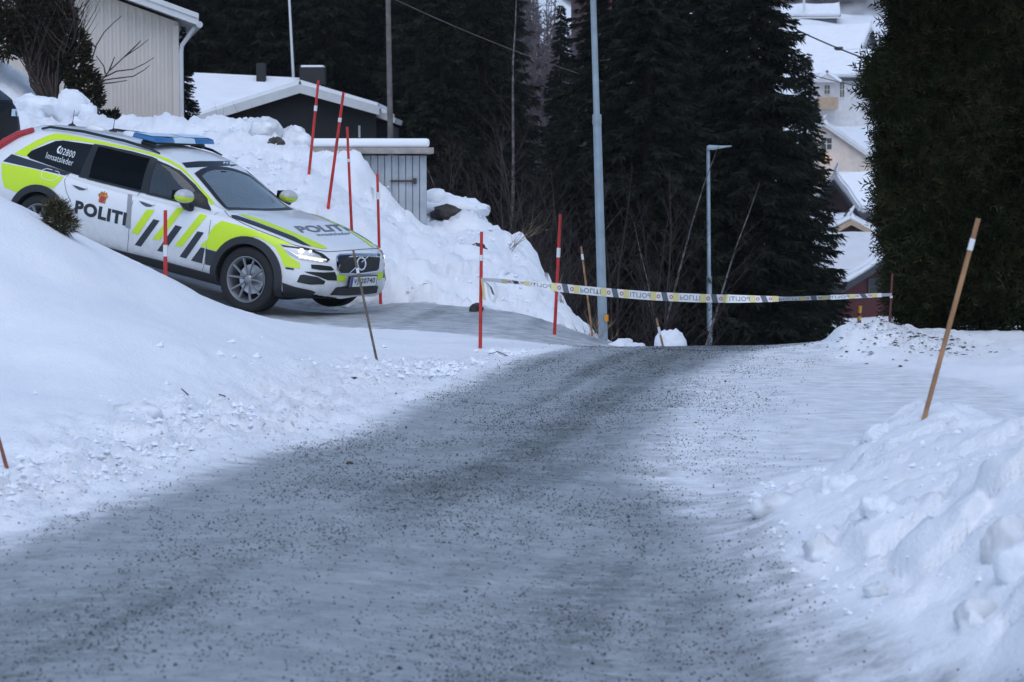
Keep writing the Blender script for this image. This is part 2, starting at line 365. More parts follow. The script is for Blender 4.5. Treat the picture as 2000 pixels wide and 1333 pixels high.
def ground_mat():
    m = bpy.data.materials.new('snow_and_ice'); m.use_nodes = True; t = m.node_tree; b = t.nodes['Principled BSDF']; N = t.nodes.new; L = t.links.new
    geo = N('ShaderNodeTexCoord')
    def attr(n): a = N('ShaderNodeAttribute'); a.attribute_name = n; return a.outputs['Fac']
    def noise(scale, det=5, rough=.55, stretch=None):
        n = N('ShaderNodeTexNoise'); n.inputs['Scale'].default_value = scale; n.inputs['Detail'].default_value = det; n.inputs['Roughness'].default_value = rough
        if stretch:
            mp = N('ShaderNodeMapping'); mp.inputs['Rotation'].default_value = (0, 0, stretch[2]); mp.inputs['Scale'].default_value = (stretch[0], stretch[1], 1)
            L(geo.outputs['Object'], mp.inputs['Vector']); L(mp.outputs[0], n.inputs['Vector'])
        else: L(geo.outputs['Object'], n.inputs['Vector'])
        return n.outputs[0]
    def ramp(inp, stops):
        r = N('ShaderNodeValToRGB'); L(inp, r.inputs[0]); e = r.color_ramp.elements
        for i, (p, c) in enumerate(stops):
            q = e[i] if i < 2 else e.new(p)
            q.position = p; q.color = (*c, 1) if hasattr(c, '__len__') else (c, c, c, 1)
        return r.outputs[0]
    def mix(f, a, b_):
        x = N('ShaderNodeMix'); x.data_type = 'RGBA'
        for s_, v in ((0, f), (6, a), (7, b_)):
            if hasattr(v, 'is_linked') or hasattr(v, 'links'): L(v, x.inputs[s_])
            else: x.inputs[s_].default_value = v if s_ == 0 else (*v, 1)
        return x.outputs[2]
    def math_(op, a, b_, clamp=False):
        x = N('ShaderNodeMath'); x.operation = op; x.use_clamp = clamp
        for i, v in enumerate((a, b_)):
            if hasattr(v, 'links'): L(v, x.inputs[i])
            else: x.inputs[i].default_value = v
        return x.outputs[0]
    ice_, grit_, dirt_, forest_ = attr('ice'), attr('grit'), attr('dirt'), attr('forest')
    snow = ramp(noise(2.3, 6), [(.3, (.80, .83, .88)), (.7, (.88, .89, .91))])
    specks = ramp(noise(38, 3, .6), [(.62, 0), (.67, 1)])
    snow = mix(math_('MULTIPLY', specks, dirt_, True), snow, (.16, .13, .11))
    grime = ramp(noise(4.5, 5, .65), [(.45, 0), (.75, 1)])
    snow = mix(math_('MULTIPLY', math_('MULTIPLY', grime, dirt_), .6, True), snow, (.50, .47, .46))
    # packed ice: pale blue-grey, with streaks of frost and of bare dark ice along the road
    pale = ramp(noise(5, 6, .65), [(.3, (.26, .280, .292)), (.75, (.44, .462, .478))])
    streak = ramp(noise(4.2, 7, .75, (.7, 1.7, .1)), [(.42, 0), (.66, 1)])
    dark = ramp(noise(9, 5, .6), [(.3, (.070, .079, .073)), (.7, (.165, .178, .172))])
    mott = ramp(noise(17, 6, .72), [(.40, 0), (.62, 1)])
    big = ramp(noise(2.1, 5, .6), [(.35, 0), (.65, 1)])
    g2 = math_('ADD', math_('MULTIPLY', grit_, .80), math_('ADD', math_('MULTIPLY', math_('SUBTRACT', streak, .35), .40), math_('MULTIPLY', math_('SUBTRACT', mott, .3), .45)), True)
    icec = mix(g2, pale, dark)
    fine = ramp(noise(60, 3, .6), [(.55, 0), (.62, 1)])
    icec = mix(math_('MULTIPLY', math_('MULTIPLY', fine, math_('ADD', grit_, .15)), .85, True), icec, (.040, .045, .044))
    frost = ramp(noise(14, 5, .7, (.45, 1.9, .06)), [(.54, 0), (.66, 1)])
    icec = mix(math_('MULTIPLY', math_('MULTIPLY', frost, big), .9, True), icec, (.50, .53, .56))
    ice_edge = math_('ADD', ice_, math_('MULTIPLY', math_('SUBTRACT', noise(6, 6, .7, (.8, 1.3, .1)), .5), math_('MULTIPLY', math_('MULTIPLY', ice_, math_('SUBTRACT', 1.0, ice_)), 10.0)), True)
    col = mix(ice_edge, snow, icec)
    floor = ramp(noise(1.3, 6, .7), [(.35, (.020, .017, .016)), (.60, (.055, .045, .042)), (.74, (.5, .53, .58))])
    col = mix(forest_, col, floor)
    L(col, b.inputs['Base Color'])
    rg = N('ShaderNodeMapRange'); L(ice_edge, rg.inputs[0]); rg.inputs[3].default_value = .75; rg.inputs[4].default_value = .42
    L(rg.outputs[0], b.inputs['Roughness']); b.inputs['Specular IOR Level'].default_value = .35
    h = math_('ADD', math_('MULTIPLY', noise(26, 5, .6), 1.0), math_('MULTIPLY', noise(75, 3, .6), .8))
    bp = N('ShaderNodeBump'); bp.inputs['Distance'].default_value = .012; bp.inputs['Strength'].default_value = .8
    L(h, bp.inputs['Height']); L(bp.outputs[0], b.inputs['Normal'])
    return m
GM = ground_mat()
def terrain_part(name, sel):
    f = F_[sel]; u, inv = np.unique(f, return_inverse=True)
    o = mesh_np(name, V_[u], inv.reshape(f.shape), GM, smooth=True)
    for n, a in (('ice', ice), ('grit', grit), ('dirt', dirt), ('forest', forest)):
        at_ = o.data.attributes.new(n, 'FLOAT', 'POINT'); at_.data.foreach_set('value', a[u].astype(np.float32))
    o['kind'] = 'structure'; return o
fc = lambda a: a[F_].mean(1)
is_road = fc(rmk) > .5; is_drive = (fc(dmk) > .5) & ~is_road; is_hill = (fc(gy) > 58) & ~is_road
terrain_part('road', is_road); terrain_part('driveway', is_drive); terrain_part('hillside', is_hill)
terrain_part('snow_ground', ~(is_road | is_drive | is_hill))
# ------------------------------------------------------------------ car materials
def dirty_paint(name, col):
    """car paint with a grey road film splashed up from the sills"""
    m = mat(name, col, .28, coat=.6); t = m.node_tree; N = t.nodes.new; L = t.links.new; b = t.nodes['Principled BSDF']
    tc = N('ShaderNodeTexCoord'); sp = N('ShaderNodeSeparateXYZ'); L(tc.outputs['Object'], sp.inputs[0])
    mr = N('ShaderNodeMapRange'); mr.inputs[1].default_value = .72; mr.inputs[2].default_value = .30; L(sp.outputs[2], mr.inputs[0])
    n = N('ShaderNodeTexNoise'); n.inputs['Scale'].default_value = 7; n.inputs['Detail'].default_value = 6; n.inputs['Roughness'].default_value = .7; L(tc.outputs['Object'], n.inputs['Vector'])
    mu = N('ShaderNodeMath'); mu.operation = 'MULTIPLY'; L(mr.outputs[0], mu.inputs[0]); L(n.outputs[0], mu.inputs[1])
    mx = N('ShaderNodeMix'); mx.data_type = 'RGBA'; L(mu.outputs[0], mx.inputs[0]); mx.inputs[6].default_value = (*col, 1); mx.inputs[7].default_value = (.24, .235, .23, 1); L(mx.outputs[2], b.inputs['Base Color'])
    rr = N('ShaderNodeMapRange'); rr.inputs[3].default_value = .28; rr.inputs[4].default_value = .7; L(mu.outputs[0], rr.inputs[0]); L(rr.outputs[0], b.inputs['Roughness'])
dirty_paint('car_white', (.78, .79, .80))
mat('car_yellow', (.60, .80, .012), .35, coat=.3)
mat('car_navy', (.020, .024, .034), .4, coat=.2)
mat('car_cladding', (.018, .020, .024), .55, bump=(180, .15))
mat('car_glass', (.010, .012, .015), .12, spec=.22)
def pane_mat(name, tint, rough=.03, gloss=.9, ior=1.5, film=0):
    """thin car glass: tinted see-through with a mirror-like sheen"""
    m = bpy.data.materials.new(name); m.use_nodes = True; t = m.node_tree; N = t.nodes.new; L = t.links.new
    t.nodes.remove(t.nodes['Principled BSDF'])
    tr = N('ShaderNodeBsdfTransparent'); tr.inputs[0].default_value = (*tint, 1)
    gl = N('ShaderNodeBsdfGlossy'); gl.inputs['Color'].default_value = (gloss, gloss, gloss, 1); gl.inputs['Roughness'].default_value = rough
    fr = N('ShaderNodeFresnel'); fr.inputs[0].default_value = ior; mx = N('ShaderNodeMixShader')
    L(fr.outputs[0], mx.inputs[0]); L(tr.outputs[0], mx.inputs[1]); L(gl.outputs[0], mx.inputs[2]); 
    df = N('ShaderNodeBsdfDiffuse'); df.inputs[0].default_value = (.44, .56, .62, 1); m2 = N('ShaderNodeMixShader'); m2.inputs[0].default_value = film  # film: thin dust, with reflected sky put into its pale blue colour
    L(mx.outputs[0], m2.inputs[1]); L(df.outputs[0], m2.inputs[2]); L(m2.outputs[0], t.nodes['Material Output'].inputs[0]); MATS[name] = m
pane_mat('windscreen_glass', (.66, .80, .82), gloss=1.0, ior=2.4, film=.22)
pane_mat('door_glass', (.50, .62, .64), gloss=.8, ior=1.8, film=.05)
pane_mat('rear_glass', (.035, .04, .045), gloss=.35)
mat('cabin', (.010, .011, .013), .8)
mat('seat_cloth', (.020, .021, .024), .85)
mat('rubber', (.014, .014, .015), .75, bump=(90, .3))
mat('alloy', (.30, .31, .33), .36, metal=.7)
mat('chrome', (.75, .77, .8), .12, metal=1)
mat('black_plastic', (.010, .011, .012), .42)
mat('black_gap', (.006, .006, .007), .9)
mat('print_white', (.75, .77, .8), .5)
mat('print_black', (.018, .02, .026), .45)
mat('print_grey', (.16, .18, .21), .5)
mat('lens_red', (.42, .012, .014), .18, coat=.6)
mat('lens_blue', (.012, .13, .36), .15, coat=.7)
mat('lens_clear', (.55, .68, .80), .5, spec=.3)
mat('lamp_glass', (.50, .52, .54), .12, metal=.3)
mat('led', (1, .9, .78), .3, emit=((1, .72, .46), 1.7))
mat('led_soft', (.8, .75, .7), .3, emit=((1, .85, .72), .28))
mat('plate_white', (.72, .74, .76), .45)
mat('plate_blue', (.02, .06, .30), .45)
mat('crest_gold', (.50, .17, .03), .5, noise=(30, .6))
mat('seam', (.10, .105, .115), .7)
mat('rail', (.60, .62, .64), .3, metal=.7)
mat('tape_grey', (.30, .30, .31), .5)

# ------------------------------------------------------------------ car bodies: planar sections lofted along x
VK = 11
def loft(lines, xs, nv=58):
    """lines: eleven (x, y, z) tables from underbody centre to roof centre"""
    ctrl = np.zeros((len(xs), VK, 2))
    for k, ln in enumerate(lines):
        a = np.array(ln, float); ctrl[:, k, 0] = pchip(a[:, 0], a[:, 1], xs); ctrl[:, k, 1] = pchip(a[:, 0], a[:, 2], xs)
    half = []
    for c in ctrl:
        p = np.vstack([2*c[0]-c[1], c, [[-c[-2, 0], c[-2, 1]]]]); out = []
        seg = np.linalg.norm(np.diff(p, axis=0), axis=1)**.5; seg = np.maximum(seg, 1e-3)
        per = nv//(VK-1)
        for i in range(1, VK):
            t0 = 0; t1 = seg[i-1]; t2 = t1+seg[i]; t3 = t2+seg[i+1]; P = p[i-1:i+3]
            for q in range(per):
                t = t1+(t2-t1)*q/per
                A1 = (t1-t)/(t1-t0)*P[0]+(t-t0)/(t1-t0)*P[1]; A2 = (t2-t)/(t2-t1)*P[1]+(t-t1)/(t2-t1)*P[2]; A3 = (t3-t)/(t3-t2)*P[2]+(t-t2)/(t3-t2)*P[3]
                B1 = (t2-t)/(t2-t0)*A1+(t-t0)/(t2-t0)*A2; B2 = (t3-t)/(t3-t1)*A2+(t-t1)/(t3-t1)*A3
                out.append((t2-t)/(t2-t1)*B1+(t-t1)/(t2-t1)*B2)
        out.append(c[-1]); half.append(out)
    half = np.array(half); half[:, :, 0] = np.maximum(half[:, :, 0], 0); half[:, 0, 0] = 0; half[:, -1, 0] = 0
    nh = half.shape[1]; V = []; F = []
    ring = 2*nh-2
    for i, x in enumerate(xs):
        for y, z in half[i]: V.append((x, -y, z))
        for y, z in half[i][-2:0:-1]: V.append((x, y, z))
    for i in range(len(xs)-1):
        for k in range(ring):
            k2 = (k+1) % ring; F.append((i*ring+k, i*ring+k2, (i+1)*ring+k2, (i+1)*ring+k))
    for i, sgn in ((0, 1), (len(xs)-1, -1)):
        c = np.mean([V[i*ring+k] for k in range(ring)], axis=0); V.append(tuple(c)); ci = len(V)-1
        for k in range(ring):
            k2 = (k+1) % ring; a, b2 = i*ring+k, i*ring+k2
            F.append((ci, b2, a) if sgn > 0 else (ci, a, b2))
    return V, F
XF, XR_ = 3.80, -1.10
BL = [
 [(-1.1, 0, .42), (-.9, 0, .30), (-.5, 0, .24), (3.2, 0, .22), (3.5, 0, .28), (3.8, 0, .325)],
 [(-1.1, .45, .42), (-1., .62, .38), (-.8, .75, .30), (-.5, .79, .25), (0, .81, .24), (3, .81, .22), (3.25, .79, .22), (3.5, .72, .275), (3.7, .58, .31), (3.8, .42, .325)],
 [(-1.1, .56, .48), (-1.03, .72, .46), (-.9, .83, .42), (-.6, .90, .37), (0, .91, .34), (1.5, .905, .33), (2.9, .925, .33), (3.3, .91, .335), (3.55, .82, .355), (3.7, .68, .37), (3.77, .56, .375), (3.8, .47, .38)],
 [(-1.1, .58, .60), (-1.03, .75, .58), (-.9, .86, .56), (-.6, .915, .54), (0, .93, .52), (1.5, .92, .50), (2.9, .94, .50), (3.3, .915, .49), (3.55, .835, .47), (3.7, .70, .46), (3.77, .58, .45), (3.8, .49, .45)],
 [(-1.1, .57, .78), (-1.03, .74, .77), (-.9, .85, .76), (-.6, .915, .75), (0, .94, .74), (1.5, .935, .72), (2.9, .94, .72), (3.2, .91, .69), (3.42, .85, .66), (3.6, .75, .62), (3.72, .61, .58), (3.8, .47, .56)],
 [(-1.1, .54, .96), (-1.03, .68, .97), (-.9, .80, .97), (-.6, .875, .97), (0, .90, .96), (1.5, .905, .925), (2.4, .905, .93), (2.9, .895, .90), (3.2, .85, .86), (3.42, .785, .815), (3.6, .68, .775), (3.72, .55, .74), (3.8, .43, .715)],
 [(-1.1, .50, 1.02), (-1.03, .62, 1.05), (-.9, .73, 1.07), (-.6, .80, 1.075), (-.3, .82, 1.06), (.25, .82, 1.02), (.8, .82, .99), (1.7, .81, .985), (2.35, .79, .985), (2.6, .80, .985), (2.9, .79, .95), (3.2, .745, .90), (3.42, .68, .855), (3.6, .58, .81), (3.72, .46, .775), (3.8, .36, .75)],
 [(-1.1, .48, 1.05), (-1., .60, 1.10), (-.8, .68, 1.17), (-.5, .74, 1.22), (0, .765, 1.23), (.6, .765, 1.22), (1.2, .755, 1.215), (1.6, .745, 1.18), (1.9, .74, 1.12), (2.2, .73, 1.045), (2.42, .72, 1.01), (2.6, .73, 1.0), (2.9, .71, .965), (3.2, .66, .915), (3.42, .595, .87), (3.6, .50, .825), (3.72, .40, .79), (3.8, .32, .765)],
 [(-1.1, .46, 1.07), (-1., .58, 1.14), (-.8, .60, 1.255), (-.6, .615, 1.335), (-.4, .635, 1.378), (-.146, .65, 1.405), (.5, .665, 1.425), (1.2, .65, 1.412), (1.55, .635, 1.352), (1.8, .645, 1.245), (2.0, .655, 1.15), (2.19, .665, 1.06), (2.36, .67, 1.012), (2.6, .65, 1.01), (2.9, .62, .98), (3.2, .56, .93), (3.42, .50, .885), (3.6, .42, .84), (3.72, .34, .80), (3.8, .28, .775)],
 [(-1.1, .30, 1.09), (-1., .34, 1.16), (-.85, .35, 1.29), (-.72, .36, 1.385), (-.55, .37, 1.425), (-.1, .38, 1.465), (.5, .39, 1.487), (1.2, .38, 1.47), (1.55, .37, 1.405), (1.75, .37, 1.325), (2.1, .38, 1.17), (2.42, .39, 1.032), (2.6, .37, 1.018), (2.9, .35, .995), (3.3, .31, .925), (3.6, .24, .86), (3.74, .18, .81), (3.8, .15, .78)],
 [(-1.1, 0, 1.09), (-1., 0, 1.17), (-.85, 0, 1.31), (-.74, 0, 1.40), (-.55, 0, 1.445), (0, 0, 1.487), (.6, 0, 1.505), (1.2, 0, 1.488), (1.5, 0, 1.44), (1.68, 0, 1.37), (2.1, 0, 1.185), (2.5, 0, 1.03), (2.65, 0, 1.02), (2.9, 0, 1.0), (3.3, 0, .93), (3.6, 0, .865), (3.74, 0, .815), (3.8, 0, .782)],
]
_t = np.linspace(0, 1, 64)
XS = np.unique(np.round(np.concatenate([np.linspace(-1.1, -.85, 12), np.linspace(-.85, 3.3, 84), np.linspace(3.3, 3.8, 34)]), 4))
bodyV, bodyF = loft(BL, XS, 70)
BODY_BVH = BVHTree.FromPolygons([Vector(v) for v in bodyV], bodyF)
_me = bpy.data.meshes.new('m'); _me.from_pydata(bodyV, [], bodyF); _me.shade_smooth(); _me.update()
_vn = [v.normal.copy() for v in _me.vertices]
def surf(o, d):
    hit, n, fi, dist = BODY_BVH.ray_cast(Vector(o), Vector(d).normalized())
    if hit is None:
        # past the edge of the body: the nearest place on the surface to the ray
        best = None
        for k in range(60):
            q = Vector(o)+Vector(d).normalized()*(k*.12); h = BODY_BVH.find_nearest(q)
            if best is None or h[3] < best[3]: best = h
        hit, n, fi = best[0], best[1], best[2]
    ws = 0; nn = Vector((0, 0, 0))
    for vi in bodyF[fi]:
        w = 1/((Vector(bodyV[vi])-hit).length+1e-4); nn += _vn[vi]*w
    nn.normalize()
    if nn.dot(n) < 0: nn = -nn
    if nn.dot(Vector(d)) > 0: nn = -nn
    return hit, nn
PX_O = None
def px_ray(u, v):
    d = FW+(u-1000)/FPX*np.array([1., 0, 0])+(666.5-v)/FPX*UPV
    return CARI @ Vector((0, 0, CAMH)), (CARI.to_3x3() @ Vector(d))
def m_px(p): return px_ray(p[0], p[1])
def m_right(p): return Vector((p[0], -3, p[1])), Vector((0, 1, 0))
def m_left(p): return Vector((p[0], 3, p[1])), Vector((0, -1, 0))
def m_top(p): return Vector((p[0], p[1], 4)), Vector((0, 0, -1))
def m_front(p): return Vector((6, p[0], p[1])), Vector((-1, 0, 0))
def flat_mesh(polys):
    bm = bmesh.new()
    for poly in polys:
        vs = [bm.verts.new((q[0], q[1], 0)) for q in poly]
        try: bm.faces.new(vs)
        except ValueError: pass
    return bm
def text_mesh(s, bold=.012, space=1.0, size=1.0):
    cu = bpy.data.curves.new('t', 'FONT'); cu.body = s; cu.offset = bold; cu.space_character = space; cu.size = size; cu.resolution_u = 6
    o = bpy.data.objects.new('t', cu); COL.objects.link(o)
    dg = bpy.context.evaluated_depsgraph_get(); me = bpy.data.meshes.new_from_object(o.evaluated_get(dg))
    bpy.data.objects.remove(o); bm = bmesh.new(); bm.from_mesh(me); bpy.data.meshes.remove(me)
    x0 = min(v.co.x for v in bm.verts); x1 = max(v.co.x for v in bm.verts); y0 = min(v.co.y for v in bm.verts); y1 = max(v.co.y for v in bm.verts)
    for v in bm.verts: v.co.x = (v.co.x-x0)/(x1-x0); v.co.y = (v.co.y-y0)/(y1-y0)
    return bm
def decal(name, bm, mapper, m, step, off=.003, parent=None, thick=0, xf=None):
    """lay a flat outline on the body: cut it on a grid, drop each corner on the surface, lift it 'off'"""
    if isinstance(bm, list): bm = flat_mesh(bm)
    if xf:
        for v in bm.verts: v.co.x, v.co.y = xf(v.co.x, v.co.y)
    for ax in (0, 1):
        lo = min(v.co[ax] for v in bm.verts); hi = max(v.co[ax] for v in bm.verts)
        k = math.floor(lo/step)+1
        while k*step < hi:
            co = [0, 0, 0]; no = [0, 0, 0]; co[ax] = k*step+1e-5; no[ax] = 1
            bmesh.ops.bisect_plane(bm, geom=bm.verts[:]+bm.edges[:]+bm.faces[:], plane_co=co, plane_no=no); k += 1
    bmesh.ops.triangulate(bm, faces=[f for f in bm.faces if len(f.verts) > 4])
    for v in bm.verts:
        o, d = mapper(v.co); h, n = surf(o, d); v.co = h+n*off
    bm.normal_update()
    o0, d0 = mapper(Vector((0, 0, 0))) if mapper is not m_px else px_ray(400, 400)
    flip = [f for f in bm.faces if f.normal.dot(Vector(d0)) > 0]
    bmesh.ops.reverse_faces(bm, faces=flip)
    if thick:
        r = bmesh.ops.extrude_face_region(bm, geom=bm.faces[:]); top = [g for g in r['geom'] if isinstance(g, bmesh.types.BMVert)]
        bm.normal_update()
        for v in top:
            h = BODY_BVH.find_nearest(v.co); q = (v.co-h[0]); v.co = v.co+(q.normalized() if q.length > 1e-5 else h[1])*thick
        bmesh.ops.recalc_face_normals(bm, faces=bm.faces)
    me = bpy.data.meshes.new(name); bm.to_mesh(me); bm.free(); me.materials.append(m); me.shade_smooth()
    if thick: me.set_sharp_from_angle(angle=R_(40))
    return link(name, me, parent)
def strip(pts, w):
    """thin ribbon along a 2-D line, as quads"""
    out = []; pts = [np.array(p, float) for p in pts]
    nrm = []
    for i in range(len(pts)):
        d = pts[min(i+1, len(pts)-1)]-pts[max(i-1, 0)]; d /= np.linalg.norm(d); nrm.append(np.array([-d[1], d[0]])*w/2)
    for i in range(len(pts)-1): out.append([pts[i]-nrm[i], pts[i+1]-nrm[i+1], pts[i+1]+nrm[i+1], pts[i]+nrm[i]])
    return out
def bez(p, q, c, n=8): return [((1-t)**2*p[0]+2*t*(1-t)*c[0]+t*t*q[0], (1-t)**2*p[1]+2*t*(1-t)*c[1]+t*t*q[1]) for t in np.linspace(0, 1, n)]

police = thing('police_car', 'white police estate car with yellow markings and blue roof lights on the icy driveway', 'police car', CAR_LOC, CAR_ROT)
body = link('body', _me, None); _me.name = 'body'
WX = (0.0, 2.941); WZ = .365
cut = MB()
for wx in WX:
    for sg in (-1, 1):
        cut.lathe([(0, sg*.60), (.385, sg*.60), (.385, sg*1.2), (0, sg*1.2)], 48, 'y', (wx, 0, WZ))
co_ = cut.build('cut', MATS['black_gap'])
cab = MB(); SECS = [(-.42, .60, .70, 1.14, .56, 1.27), (-.1, .76, .76, 1.04, .585, 1.35), (.5, .785, .775, 1.0, .60, 1.385), (1.2, .785, .765, .99, .585, 1.372), (1.55, .785, .755, .985, .57, 1.30), (1.9, .785, .735, .975, .595, 1.145), (2.26, .76, .70, .965, .61, .985)]
for x, y0, y1, z1, y2, z2 in SECS: cab.v += [(x, s*a, h) for s, a, h in ((-1, y0, .50), (-1, y1, z1), (-1, y2, z2), (1, y2, z2), (1, y1, z1), (1, y0, .50))]
for i in range(len(SECS)-1):
    for k in range(6): cab.f.append([i*6+k, i*6+(k+1) % 6, i*6+6+(k+1) % 6, i*6+6+k])
cab.f += [list(range(6))[::-1], [(len(SECS)-1)*6+k for k in range(6)]]; cab.m = [0]*len(cab.f)
CUTS = [cab.build('cut', MATS['black_gap'])]
door_glass = [(1.375, 1.01), (1.335, 1.360), (1.5, 1.337), (1.64, 1.301), (1.88, 1.190), (1.965, 1.138), (1.925, 1.012)]
rear_glass = [(.53, 1.012), (1.295, 1.01), (1.268, 1.376), (.62, 1.384), (.52, 1.38)]
wsz = [(205, 597), (300, 606), (420, 610), (560, 609), (680, 604), (733, 597), (640, 520), (540, 440), (440, 365), (352, 314), (200, 316), (60, 322), (0, 327), (-10, 332), (-6, 345), (40, 408), (110, 492), (160, 552)]
def opening(poly, mapper, step):
    bm = flat_mesh([poly])
    for ax in (0, 1):
        lo = min(v.co[ax] for v in bm.verts); hi = max(v.co[ax] for v in bm.verts); k = math.floor(lo/step)+1
        while k*step < hi:
            co = [0, 0, 0]; no = [0, 0, 0]; co[ax] = k*step+1e-5; no[ax] = 1
            bmesh.ops.bisect_plane(bm, geom=bm.verts[:]+bm.edges[:]+bm.faces[:], plane_co=co, plane_no=no); k += 1
    bmesh.ops.triangulate(bm, faces=bm.faces[:]); inn = {}
    for v in bm.verts:
        h, n = surf(*mapper(v.co)); inn[v] = (h, n)
    D = Vector((0, 0, 0))
    for h, n in inn.values(): D += n
    D.normalize()
    for v, (h, n) in inn.items(): v.co = h+D*.04
    r = bmesh.ops.extrude_face_region(bm, geom=bm.faces[:])
    for g in r['geom']:
        if isinstance(g, bmesh.types.BMVert): g.co -= D*.17
    bmesh.ops.recalc_face_normals(bm, faces=bm.faces); me = bpy.data.meshes.new('cut'); bm.to_mesh(me); bm.free(); return link('cut', me)
def ws_poly(g):
    """outline of the windscreen seen from above, grown by g"""
    lo = [(2.375+.125*(1-(t/.63)**2)+g, t*(1+g/.63)) for t in np.linspace(-.63, .63, 9)]
    hi = [(1.775-.085*(1-(t/.505)**2)-g, t*(1+g/.505)) for t in np.linspace(.505, -.505, 7)]
    return lo+hi
CUTS.append(opening(ws_poly(-.035), m_top, .12))
for mp in (m_right, m_left): CUTS += [opening(door_glass, mp, .12), opening(rear_glass, mp, .14)]
bmb = bmesh.new(); bmb.from_mesh(body.data); bmesh.ops.recalc_face_normals(bmb, faces=bmb.faces); bmb.to_mesh(body.data); bmb.free()
for q in CUTS:
    md = body.modifiers.new('c', 'BOOLEAN'); md.object = q; md.operation = 'DIFFERENCE'; md.solver = 'EXACT'
md = body.modifiers.new('b', 'BOOLEAN'); md.object = co_; md.operation = 'DIFFERENCE'; md.solver = 'EXACT'
bpy.context.view_layer.update()
_m2 = bpy.data.meshes.new_from_object(body.evaluated_get(bpy.context.evaluated_depsgraph_get()))
body.modifiers.clear(); body.data = _m2; bpy.data.objects.remove(co_)
for q in CUTS: bpy.data.objects.remove(q)
_m2.materials.clear(); _m2.materials.append(MATS['car_white']); _m2.materials.append(MATS['black_gap']); _m2.materials.append(MATS['car_cladding']); _m2.materials.append(MATS['cabin'])
for p in _m2.polygons:
    c = p.center; n = p.normal
    inwell = min(math.hypot(c.x-w, c.z-WZ) for w in WX) < .39 and abs(c.y) < .935 and abs(n.y) < .3 or (min(math.hypot(c.x-w, c.z-WZ) for w in WX) < .383 and abs(abs(c.y)-.60) < .01)
    p.material_index = 1 if inwell or n.z < -.6 else 0
    if -.6 < c.x < 2.45 and c.z > .48 and BODY_BVH.find_nearest(c)[3] > .006: p.material_index = 3
_m2.shade_smooth(); _m2.set_sharp_from_angle(angle=R_(38)); body.parent = police

# ---- paintwork (outlines measured on the photograph, laid on the metal)
MP = MATS
Z1 = lambda l: [(x/4.762, 220+y/4.762) for x, y in l]
Z2 = lambda l: [(380+x/3.507, 240+y/3.507) for x, y in l]
Z6 = lambda l: [(140+x/6.059, 340+y/6.059) for x, y in l]
def dside(name, poly, m, off=.003, step=.07, both=True, **k):
    decal(name, [poly], m_right, MP[m], step, off, police, **k)
    if both: decal(name, [poly], m_left, MP[m], step, off, police, **k)
# lower body cladding, sill to sill
dside('sill_cladding', [(.33, .20), (2.62, .20), (2.57, .325), (1.9, .33), (1.2, .32), (.40, .325)], 'car_cladding', .006, .08, thick=.012)
def arch_poly(wx, r0, r1, a0, a1, n=24):
    A = np.linspace(a0, a1, n); q = []
    for i in range(n-1):
        q.append([(wx+r*math.cos(a), WZ+r*math.sin(a)) for r, a in ((r0, A[i]), (r1, A[i]), (r1, A[i+1]), (r0, A[i+1]))])
    return q
for wx, a0, a1 in ((0, R_(-18), R_(192)), (2.941, R_(-12), R_(195))):
    for mp in (m_right, m_left):
        bm = flat_mesh(arch_poly(wx, .383, .462, a0, a1)); bmesh.ops.remove_doubles(bm, verts=bm.verts, dist=1e-4)
        decal('arch_cladding', bm, mp, MP['car_cladding'], .06, .004, police, thick=.022)
# glazing
side_glass = [(-.40, 1.10), (-.36, 1.16), (-.08, 1.325), (.02, 1.35), (.62, 1.392), (1.0, 1.395), (1.27, 1.385), (1.5, 1.355), (1.66, 1.318), (1.9, 1.205), (2.1, 1.085), (2.265, .985), (1.705, 1.0), (.8, 1.0), (.25, 1.025), (-.34, 1.075)]
for mp in (m_right, m_left):
    decal('side_window', [[(x, z) for x, z in side_glass if x < .3]+[(.435, 1.012), (.49, 1.385)] if False else [(-.40, 1.10), (-.36, 1.16), (-.08, 1.325), (.02, 1.35), (.48, 1.383), (.42, 1.016), (.25, 1.025), (-.34, 1.075)]], mp, MATS['car_glass'], .04, .009, police)
    decal('side_window', [rear_glass], mp, MATS['rear_glass'], .04, .006, police)
    decal('side_window', [door_glass], mp, MATS['door_glass'], .04, .006, police)
    ring = [(.42, 1.0), (.8, .992), (1.705, .990), (2.275, .978), (2.1, 1.092), (1.9, 1.213), (1.66, 1.327), (1.5, 1.363), (1.27, 1.394), (1.0, 1.402), (.62, 1.399), (.47, 1.392)]
    for q in ([(.405, 1.0), (.54, 1.0), (.535, 1.39), (.46, 1.392)], [(1.285, .995), (1.39, .995), (1.345, 1.38), (1.258, 1.392)], [(1.92, .99), (2.275, .978), (2.12, 1.08), (1.955, 1.165)],
              [(.53, .995), (1.30, .992), (1.30, 1.018), (.53, 1.02)], [(1.37, .99), (1.94, .985), (1.94, 1.02), (1.37, 1.018)], [(.51, 1.372), (.62, 1.376), (1.28, 1.368), (1.28, 1.392), (1.0, 1.402), (.62, 1.399), (.49, 1.392)], [(1.33, 1.354), (1.5, 1.332), (1.64, 1.295), (1.88, 1.183), (1.975, 1.128), (1.995, 1.142), (1.9, 1.196), (1.66, 1.309), (1.5, 1.346), (1.33, 1.374)]):
        decal('window_trim', [q], mp, MATS['black_plastic'], .035, .011, police)
wo, wi = ws_poly(.014), ws_poly(-.045); nw = len(wo)
decal('windscreen_seal', [[wo[k], wo[(k+1) % nw], wi[(k+1) % nw], wi[k]] for k in range(nw)], m_top, MATS['black_plastic'], .05, .008, police)
decal('windscreen', [ws_poly(.0)], m_top, MATS['windscreen_glass'], .05, .005, police)
